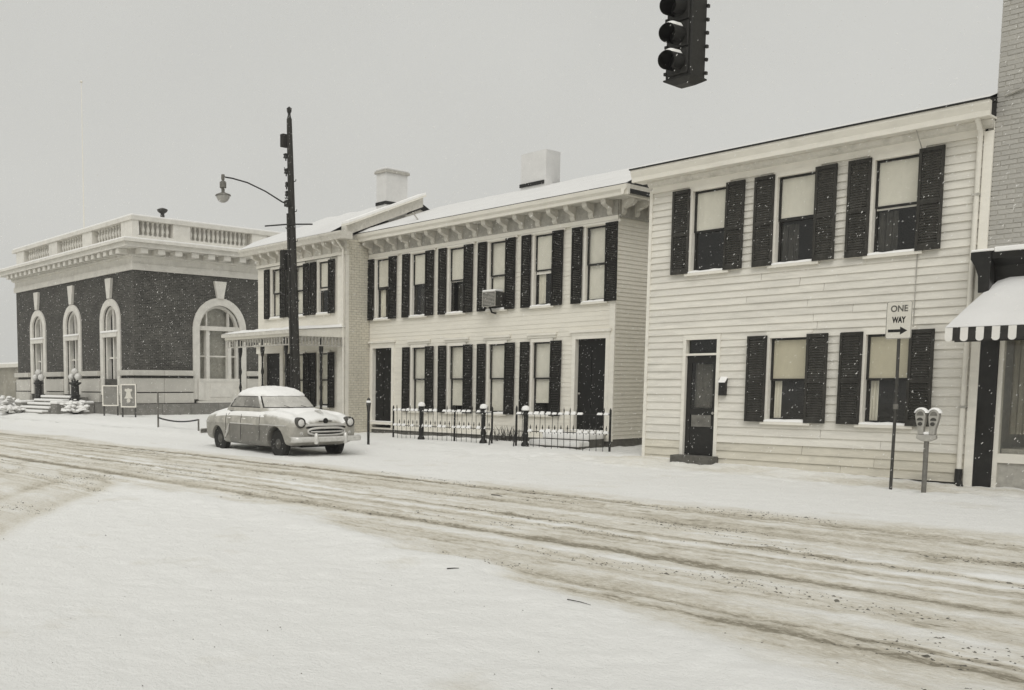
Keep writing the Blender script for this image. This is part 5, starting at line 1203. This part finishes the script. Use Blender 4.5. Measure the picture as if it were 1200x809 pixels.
# ================================================================== PARKED CAR
def build_car():
    CX, CY = -19.27, 14.36; th = math.radians(-6.0); cz = -0.07; SC = 1.02
    car = empty('parked_car', (CX, CY, cz), 'rounded 1950s grey sedan covered in snow, parked at the kerb', 'car', rz=th)
    car.scale = (SC, SC, SC); WL[car.name] = Vector((0, 0, 0))          # parts are given in car coordinates
    # station: x, half width, centre height, fender crown, valley, bottom
    ST = [(-2.46, .54, .80, .76, .78, .42), (-2.42, .70, .90, .86, .88, .36), (-2.28, .83, 1.00, .955, .975, .30), (-1.95, .89, 1.065, 1.01, 1.03, .26), (-1.46, .915, 1.11, 1.045, 1.08, .24),
          (-1.0, .92, 1.13, 1.065, 1.11, .22), (-.5, .915, 1.13, 1.08, 1.13, .22), (0, .91, 1.13, 1.085, 1.13, .22), (.5, .91, 1.13, 1.085, 1.13, .22), (.9, .91, 1.13, 1.08, 1.11, .22),
          (1.2, .915, 1.125, 1.065, 1.07, .23), (1.46, .92, 1.115, 1.05, 1.03, .24), (1.8, .915, 1.085, 1.02, .975, .28), (2.03, .90, 1.03, .985, .92, .33), (2.17, .865, .94, .94, .85, .38), (2.24, .74, .80, .83, .77, .42)]
    bm = bmesh.new(); rings = []
    for x, W, T, F, V, B in ST:
        h = [(0, T), (.26 * W, T - .006), (.46 * W, T - .03 if V > T - .03 else (T + V) / 2), (.60 * W, V), (.76 * W, F), (.90 * W, F - .035), (.975 * W, F - .13), (W, .76), (W, .68), (.99 * W, .5), (.96 * W, B + .07), (.86 * W, B), (0, B)]
        loop = [(x, y, z) for y, z in h] + [(x, -y, z) for y, z in h[-2:0:-1]]
        rings.append([bm.verts.new(p) for p in loop])
    for a, b in zip(rings, rings[1:]):
        for k in range(len(a)): bm.faces.new((a[k], a[(k+1) % len(a)], b[(k+1) % len(a)], b[k]))
    bm.faces.new(rings[0][::-1]); bm.faces.new(rings[-1])
    bmesh.ops.recalc_face_normals(bm, faces=bm.faces)
    bmesh.ops.subdivide_edges(bm, edges=[e for e in bm.edges if False], cuts=1)
    me = bpy.data.meshes.new('body_src'); bm.to_mesh(me); bm.free()
    src = bpy.data.objects.new('tmp_body', me); COL.objects.link(src)
    s_ = src.modifiers.new('s', 'SUBSURF'); s_.levels = 3; s_.render_levels = 3
    cut = MB()
    for wx in (1.46, -1.46):
        for sg in (-1, 1):
            r = 0.385 if wx > 0 else 0.34
            cut.lathe([(r, 0.48), (r, 1.3)] if sg > 0 else [(r, -1.3), (r, -0.48)], 32, (wx, 0, 0.36 if wx > 0 else 0.33), 'y')
    cm = cut.mesh('cut'); co = bpy.data.objects.new('tmp_cut', cm); COL.objects.link(co)
    bo = src.modifiers.new('b', 'BOOLEAN'); bo.operation = 'DIFFERENCE'; bo.object = co; bo.solver = 'EXACT'
    dg = bpy.context.evaluated_depsgraph_get(); dg.update()
    bme = bpy.data.meshes.new_from_object(src.evaluated_get(dg)); bme.name = 'body'
    bpy.data.objects.remove(src); bpy.data.objects.remove(co)
    bme.materials.clear(); bme.materials.append(M['car'])
    bme.polygons.foreach_set('use_smooth', [True] * len(bme.polygons))
    try: bme.set_sharp_from_angle(angle=math.radians(45))
    except Exception: pass
    body = add('body', bme, car)
    WL[body.name] = Vector((0, 0, 0))
    # greenhouse
    RG = [(1.06, -1.62, 1.10, .83), (1.11, -1.57, 1.05, .825), (1.15, -1.52, 1.00, .815), (1.17, -1.495, .973, .809), (1.23, -1.42, .89, .79), (1.31, -1.32, .78, .765), (1.39, -1.20, .67, .735), (1.43, -1.135, .605, .713), (1.45, -1.10, .57, .70), (1.50, -1.00, .47, .66), (1.55, -.88, .35, .60), (1.59, -.72, .19, .50), (1.615, -.54, .0, .36), (1.622, -.40, -.14, .16)]
    NP = 240
    def ringpts(z, xa, xb, ry, n, off=0.0):
        cx, rx = (xa + xb) / 2, (xb - xa) / 2; P = []
        for k in range(NP):
            a = 2 * math.pi * k / NP; c, s = math.cos(a), math.sin(a)
            P.append((cx + (rx + off) * math.copysign(abs(c) ** (2 / n), c), (ry + off) * math.copysign(abs(s) ** (2 / n), s), z))
        return P
    rg = [ringpts(z, xa, xb, ry, 3.2 if z < 1.42 else 2.8) for z, xa, xb, ry in RG]
    def kind(i, k):
        a = 2 * math.pi * (k + 0.5) / NP; u = math.copysign(abs(math.cos(a)) ** (2 / 3.2), math.cos(a)); v = abs(math.sin(a)) ** (2 / 3.2)
        if 1 < i < 8:
            edge = i in (2, 7)
            if u > 0.5 and v < 0.90: return 'seal' if edge or v > 0.875 else 'windshield'
            if u < -0.5 and v < 0.80: return 'seal' if edge or v > 0.77 else 'back'
            if v > 0.93 and -0.645 < u < 0.685:
                if edge: return 'seal'
                if 0.02 < u < 0.66: return 'front'
                if -0.62 < u < -0.045: return 'rear'
                if 0.0 < u < -0.045 or u > 0.5 or u < -0.5: return 'seal'
                return 'seal' if (-0.045 <= u <= -0.035 or 0.01 <= u <= 0.02) else 'roof'
        return 'roof'
    groups = {}
    for i in range(len(rg) - 1):
        for k in range(NP):
            kd = kind(i, k); sg = 'r' if (k + .5) / NP > .5 else 'l'
            key = kd if kd in ('roof', 'windshield', 'back', 'seal') else kd + sg
            groups.setdefault(key, []).append((i, k))
    def patch(key, m, nm, off):
        rgo = [ringpts(z, xa, xb, ry, 3.2 if z < 1.42 else 2.8, off) for z, xa, xb, ry in RG]
        mb = MB(); idx = {}
        def vi(i, k):
            k %= NP
            if (i, k) not in idx: idx[(i, k)] = len(mb.v); mb.v.append(rgo[i][k])
            return idx[(i, k)]
        for i, k in groups[key]: mb.f.append((vi(i, k), vi(i, k + 1), vi(i + 1, k + 1), vi(i + 1, k)))
        if key == 'roof':
            mb.f.append(tuple(vi(len(rg) - 1, k) for k in range(NP)))
        return part(nm, mb, m, car, True)
    patch('roof', 'car', 'roof', 0)
    patch('seal', 'under', 'window_seal', -0.006)
    patch('windshield', 'carfrost', 'windscreen', -0.018)
    patch('back', 'carfrost', 'rear_window', -0.018)
    for s in 'lr':
        patch('front' + s, 'cargrime', 'side_window', -0.02); patch('rear' + s, 'cargrime', 'side_window', -0.02)
    # snow lying on roof, bonnet and boot
    sn = MB(); RS = [(1.43, .004), (1.455, .022), (1.50, .034), (1.55, .04), (1.60, .045), (1.64, .04), (1.66, .035), (1.668, .03)]
    prm = [(-1.13, .60, .715), (-1.09, .56, .70), (-1.00, .47, .66), (-.89, .36, .605), (-.73, .20, .51), (-.55, .01, .37), (-.42, -.12, .18), (-.38, -.16, .06)]
    rr_ = [[(x + .012 * math.sin(k * .21 + j), y, z + .012 * math.sin(k * .33 + j * 2) * (j > 0)) for k, (x, y, z) in enumerate(ringpts(z_, xa, xb, ry, 2.8, o))] for j, ((z_, o), (xa, xb, ry)) in enumerate(zip(RS, prm))]
    for j in range(len(rr_) - 1):
        pass
    b0 = 0
    for r_ in rr_: sn.v += r_
    for j in range(len(rr_) - 1):
        for k in range(NP): sn.f.append((j*NP+k, j*NP+(k+1) % NP, (j+1)*NP+(k+1) % NP, (j+1)*NP+k))
    sn.f.append(tuple((len(rr_) - 1) * NP + k for k in range(NP)))
    part('roof_snow', sn, 'snow', car, True)
    xsT = [s[0] for s in ST]
    def top(x, y):
        W = np.interp(x, xsT, [s[1] for s in ST]); T = np.interp(x, xsT, [s[2] for s in ST]); F = np.interp(x, xsT, [s[3] for s in ST]); V = np.interp(x, xsT, [s[4] for s in ST])
        return float(np.interp(abs(y) / W, [0, .26, .46, .60, .76, .90, .975], [T, T - .006, T - .03 if V > T - .03 else (T + V) / 2, V, F, F - .035, F - .13]))
    def snow_patch(x0, x1, ya, yb, thick, sd):
        rows = []
        nx, ny = 16, 16
        for i in range(nx + 1):
            row = []
            for j in range(ny + 1):
                x = x0 + (x1 - x0) * i / nx; y = ya + (yb - ya) * j / ny
                e = min(i, nx - i, j, ny - j) / 4.0; e = max(0, min(1, e)); nz = float(fbm(np.array([x * 4.0]), np.array([y * 4.0]), 3, sd)[0])
                row.append((x, y, top(x, y) - 0.016 + (thick + 0.03 * nz) * math.sqrt(e)))
            rows.append(row)
        part('body_snow', MB().grid(rows), 'snow', car, True)
    snow_patch(1.0, 1.75, -0.50, 0.5, 0.05, 5); snow_patch(-2.28, -1.35, -0.66, 0.66, 0.065, 6); snow_patch(0.85, 1.85, 0.5, 0.84, 0.045, 7)
    snow_patch(0.9, 1.95, -0.84, -0.5, 0.04, 8); snow_patch(-0.9, 0.9, -0.885, -0.80, 0.03, 9); snow_patch(-1.6, -0.9, -0.885, -0.66, 0.03, 10)
    # wheels
    for wx in (1.46, -1.46):
        for sg in (-1, 1):
            y0 = sg * 0.75; w_ = empty('wheel', (0, 0, 0)); w_.parent = car; w_.location = (wx, y0, 0.335); WL[w_.name] = Vector((0, 0, 0))
            part('tyre', MB().lathe([(0.215, -0.07), (0.25, -0.085), (0.31, -0.085), (0.335, -0.065), (0.34, 0), (0.335, 0.065), (0.31, 0.085), (0.25, 0.085), (0.215, 0.07)], 36, (0, 0, 0), 'y'), 'tyre', w_, True)
            part('rim', MB().lathe([(0.214, sg * 0.05), (0.20, sg * 0.06), (0.18, sg * 0.045), (0.13, sg * 0.06), (0.115, sg * 0.075), (0.06, sg * 0.095), (0.0, sg * 0.10)], 28, (0, 0, 0), 'y'), 'hub', w_, True)
    part('axle', MB().tube([(1.46, -0.7, 0.335), (1.46, 0.7, 0.335)], 0.05, 8).tube([(-1.46, -0.7, 0.335), (-1.46, 0.7, 0.335)], 0.05, 8).box(-1.9, 1.9, -0.45, 0.45, 0.26, 0.36), 'under', car)
    # bumpers
    def bumper(sgn, xc, z, nm, hw_):
        rows = []; n = 26
        for i in range(n + 1):
            t = -1 + 2 * i / n; y = hw_ * math.sin(t * math.pi / 2) if abs(t) < 2 else 0
            x = xc - sgn * (0.10 * t * t + 0.30 * max(0, abs(t) - 0.72) ** 1.3 * 2.2)
            ro = []
            for (dx, dz) in ((-.02, -.062), (.02, -.06), (.042, -.042), (.052, -.01), (.048, .025), (.03, .052), (0, .062), (-.03, .062)): ro.append((x + sgn * dx, y, z + dz))
            rows.append(ro)
        p = part(nm, MB().grid(rows), 'chrome', car, True); p.modifiers.new('t', 'SOLIDIFY').thickness = 0.008
        for y in (-0.40, 0.40):
            part('bumper_guard', MB().lathe([(0.0, z - .115), (.045, z - .10), (.055, z), (.045, z + .12), (.02, z + .145), (0.0, z + .15)], 12, (xc + sgn * 0.035, y, 0)), 'chrome', p, True)
        return p
    bumper(1, 2.40, 0.47, 'front_bumper', 0.94); bumper(-1, -2.56, 0.48, 'rear_bumper', 0.93)
    for y in (-0.45, 0.45): part('bumper_iron', MB().box(2.1, 2.42, y - 0.03, y + 0.03, 0.42, 0.48).box(-2.56, -2.2, y - 0.03, y + 0.03, 0.42, 0.48), 'under', car)
    # grille: dark mouth, oval surround, centre bar, upper lip
    def oval(hw_, hh, z, x, n=40): return [(x(y_ := hw_ * math.copysign(abs(math.cos(2*math.pi*k/n)) ** .7, math.cos(2*math.pi*k/n))), y_, z + hh * math.copysign(abs(math.sin(2*math.pi*k/n)) ** .8, math.sin(2*math.pi*k/n))) for k in range(n)]
    fx = lambda y: 2.30 - 0.10 * (y / 0.7) ** 2
    gm = MB(); pts = oval(0.50, 0.085, 0.64, fx); gm.v = [(p[0] - 0.012, p[1], p[2]) for p in pts]; gm.f = [tuple(range(len(pts)))]
    gm.v += [(2.0, p[1], p[2]) for p in pts]; n_ = len(pts)
    gm.f += [(k, (k+1) % n_, n_ + (k+1) % n_, n_ + k) for k in range(n_)]
    gr_ = part('grille', gm, 'under', car)
    part('grille_surround', MB().tube(pts + [pts[0]], 0.026, 8, False), 'chrome', gr_, True)
    part('grille_bar', MB().tube([(fx(y) + 0.005, y, 0.635) for y in np.linspace(-0.44, 0.44, 9)], 0.02, 8), 'chrome', gr_, True)
    part('grille_lip', MB().tube([(fx(y) - 0.02 - 0.03 * (y / .75) ** 2, y, 0.79 - 0.045 * (y / 0.75) ** 4) for y in np.linspace(-0.74, 0.74, 15)], [0.018] + [0.032] * 13 + [0.018], 8), 'chrome', gr_, True)
    part('grille_gap', MB().tube([(fx(y) - 0.035, y, 0.742 - 0.05 * (y / 0.70) ** 4) for y in np.linspace(-0.70, 0.70, 15)], [0.012] + [0.026] * 13 + [0.012], 8), 'under', gr_, True)
    for sg in (-1, 1):
        hl = part('headlight', MB().lathe([(0.125, -0.12), (0.125, 0.03), (0.118, 0.055), (0.10, 0.06), (0.098, 0.045)], 24, (2.185, sg * 0.675, 0.84), 'x'), 'hub', car, True)
        part('bezel', MB().lathe([(0.102, 0.042), (0.088, 0.056), (0.086, 0.044)], 24, (2.185, sg * 0.675, 0.84), 'x'), 'under', hl, True)
        part('lens', MB().lathe([(0.088, 0.045), (0.075, 0.062), (0.045, 0.075), (0.0, 0.08)], 24, (2.185, sg * 0.675, 0.84), 'x'), 'lens', hl, True)
        part('parking_light', MB().lathe([(0.0, -0.03), (0.045, -0.02), (0.045, 0.02), (0.0, 0.035)], 14, (2.20, sg * 0.66, 0.60), 'x'), 'chrome', car, True)
        part('tail_light', MB().lathe([(0.0, -0.05), (0.04, -0.04), (0.05, 0.02), (0.0, 0.05)], 14, (-2.37, sg * 0.70, 0.74), 'x'), 'under', car, True)
        yb = lambda x: sg * (np.interp(x, xsT, [s[1] for s in ST]) + 0.004)
        part('trim_strip', MB().tube([(x, yb(x), 0.755) for x in np.linspace(-0.72, 0.45, 12)], 0.014, 6), 'chrome', car, True)
        part('trim_strip', MB().tube([(x, yb(x), 0.765) for x in np.linspace(0.75, 1.95, 12)], 0.014, 6), 'chrome', car, True)
        part('trim_strip', MB().tube([(-2.3, yb(-2.3) * .985, 0.75), (-2.1, yb(-2.1) * .995, 0.75), (-1.95, yb(-1.95), 0.75)], 0.014, 6), 'chrome', car, True)
        part('gravel_guard', MB().tube([(-0.78, yb(-0.78) + sg * .01, 0.73), (-0.84, yb(-0.84) + sg * .012, 0.55), (-0.98, yb(-0.98) + sg * .004, 0.40)], [0.015, 0.035, 0.015], 8), 'chrome', car, True)
        for x in (0.72, -0.20, -0.98):
            part('door_seam', MB().tube([(x, yb(x) - sg * 0.001, 0.36), (x + 0.01, yb(x) - sg * 0.001, 0.6), (x, yb(x) - sg * .006, 0.84), (x, yb(x) - sg * .035, 0.98)], 0.0055, 5), 'under', car)
        for x in (-0.10, -0.86): part('door_handle', MB().tube([(x, yb(x) + sg * .0,  0.88), (x + .03, yb(x) + sg * .03, 0.88), (x + .14, yb(x) + sg * .03, 0.88), (x + .16, yb(x), 0.88)], 0.011, 6), 'chrome', car, True)
    part('hood_ornament', MB().tube([(1.75, 0, 1.10), (1.95, 0, 1.10), (2.10, 0, 1.05)], [0.012, 0.03, 0.008], 8), 'chrome', car, True)
    part('hood_emblem', MB().lathe([(0.0, 0.0), (0.07, 0.01), (0.055, 0.03), (0.0, 0.035)], 14, (2.20, 0, 0.875), 'x').box(2.17, 2.215, -0.18, 0.18, 0.868, 0.882), 'under', car, True)
    for y in (-0.12, 0.35): part('wiper', MB().tube([(1.07, y, 1.13), (0.99, y - 0.25, 1.21)], 0.006, 5), 'under', car)
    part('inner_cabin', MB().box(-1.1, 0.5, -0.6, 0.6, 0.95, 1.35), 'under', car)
build_car()

# ================================================================== LOOSE THINGS ON THE SNOW
cl = MB(); rr = random.Random(12)
pick = []
for _ in range(42000):
    x = -rr.uniform(0.8, 22) ; y = rr.uniform(3.2, 12.4); pick.append((x, y))
PXY = np.array(pick); _, sm_ = relief(PXY[:, 0], PXY[:, 1]); dn = fbm(PXY[:, 0] * 0.7, PXY[:, 1] * 2.2, 4, 200)
zz = base_h(PXY[:, 0], PXY[:, 1]) + relief(PXY[:, 0], PXY[:, 1])[0]
cnt = 0
for (x, y), s, d_, z in zip(pick, sm_, dn, zz):
    if s < 0.10 or s * 0.6 + d_ * 3.2 < 0.60 or cnt > 6500: continue
    r = rr.uniform(0.003, 0.009) * (2.0 if rr.random() < 0.05 else 1); a = rr.uniform(0, 3.1)
    b = len(cl.v)
    for k in range(6):
        t = k * math.pi / 3 + a; q = r * rr.uniform(0.7, 1.4); cl.v.append((x + 1.7 * q * math.cos(t), y + q * math.sin(t), z - 0.002))
    for k in range(3):
        t = k * 2.1 + a; q = r * rr.uniform(0.2, 0.6); cl.v.append((x + q * math.cos(t), y + q * math.sin(t), z + r * rr.uniform(0.4, 0.8)))
    cl.f += [(b+6, b+7, b+8)] + [(b, b+1, b+6), (b+1, b+2, b+6), (b+2, b+7, b+6), (b+2, b+3, b+7), (b+3, b+4, b+7), (b+4, b+8, b+7), (b+4, b+5, b+8), (b+5, b, b+8), (b, b+6, b+8)]
    cnt += 1
for _ in range(160):
    x, y = -rr.uniform(2.2, 13), rr.uniform(2.2, 7.5); z = ground_z(x, y); q = rr.uniform(0.002, 0.005) * (2 if rr.random() < .08 else 1); b = len(cl.v)
    cl.v += [(x - 1.6 * q, y, z), (x, y - q, z), (x + 1.5 * q, y + .3 * q, z), (x, y + q, z), (x + .2 * q, y, z + 1.2 * q)]; cl.f += [(b, b+1, b+4), (b+1, b+2, b+4), (b+2, b+3, b+4), (b+3, b, b+4)]
tag(add('slush_clods', cl.mesh('slush_clods', 'clod')), 'small dark clods of dirty slush strewn along the wheel tracks', 'slush', kind='stuff')
def stick(p, q, r, label):
    z0 = ground_z(*p) + r; z1 = ground_z(*q) + r; m = ((p[0] + q[0]) / 2, (p[1] + q[1]) / 2)
    o = add('twig', MB().tube([(p[0], p[1], z0), (m[0], m[1] + 0.015, max(ground_z(*m) + r, (z0 + z1) / 2)), (q[0], q[1], z1)], [r, r * .8, r * .4], 6).mesh('twig', 'twig'))
    tag(o, label, 'twig', 'twigs lying on the snow')
stick((-4.30, 5.95), (-4.08, 5.93), 0.004, 'short thin twig on the snow below the lower wheel track')
stick((-9.35, 11.0), (-9.1, 10.95), 0.008, 'thin dark twig among the upper wheel tracks left of centre')
stick((-5.72, 6.15), (-5.64, 6.22), 0.006, 'small dark twig at the edge of the untouched snow')

# falling snow: loose clumps of flakes in the air
fl = MB(); rr = random.Random(77)
OCT = [(1, 0, 0), (-1, 0, 0), (0, 1, 0), (0, -1, 0), (0, 0, 1), (0, 0, -1)]; OF = [(0, 2, 4), (2, 1, 4), (1, 3, 4), (3, 0, 4), (2, 0, 5), (1, 2, 5), (3, 1, 5), (0, 3, 5)]
ax = Vector((0.60, 0.15, 0.78)).normalized()
for _ in range(36000):
    x = -rr.uniform(1.0, 46) * rr.uniform(0.35, 1); y = rr.uniform(4, 18.9); z = rr.uniform(0.3, 9.5)
    if math.hypot(x, y) < 8.5 or (y > 16.9 and x > -11) : continue
    r = rr.uniform(0.0014, 0.0034) * (1 + 0.012 * math.hypot(x, y)); st_ = rr.uniform(2.4, 3.8)
    b = len(fl.v); c = Vector((x, y, z))
    a1 = (ax + Vector((rr.uniform(-.25, .25), rr.uniform(-.25, .25), rr.uniform(-.2, .2)))).normalized()
    for v in OCT:
        p = Vector(v) * r; p += a1 * (p.dot(a1)) * (st_ - 1); fl.v.append(tuple(c + p))
    fl.f += [tuple(b + i for i in f) for f in OF]
me = bpy.data.meshes.new('falling_snow'); me.from_pydata(fl.v, [], fl.f); me.materials.append(M['snow'])
tag(add('falling_snow', me), 'scattered snowflakes drifting down over the whole street', 'snow', kind='stuff')

# snow-thick air
hz = MB().box(-118, 12, -20, 48, -1.7, 18.5)
ho = add('haze', hz.mesh('haze')); tag(ho, 'thin veil of snow haze filling the street', 'haze', kind='stuff')
hm = bpy.data.materials.new('snow_haze'); hm.use_nodes = True; n = hm.node_tree.nodes; n.clear()
ov = n.new('ShaderNodeOutputMaterial'); pv = n.new('ShaderNodeVolumePrincipled'); pv.inputs['Density'].default_value = 0.0012; pv.inputs['Color'].default_value = (0.97, 0.965, 0.94, 1)
hm.node_tree.links.new(pv.outputs[0], ov.inputs['Volume']); ho.data.materials.append(hm)
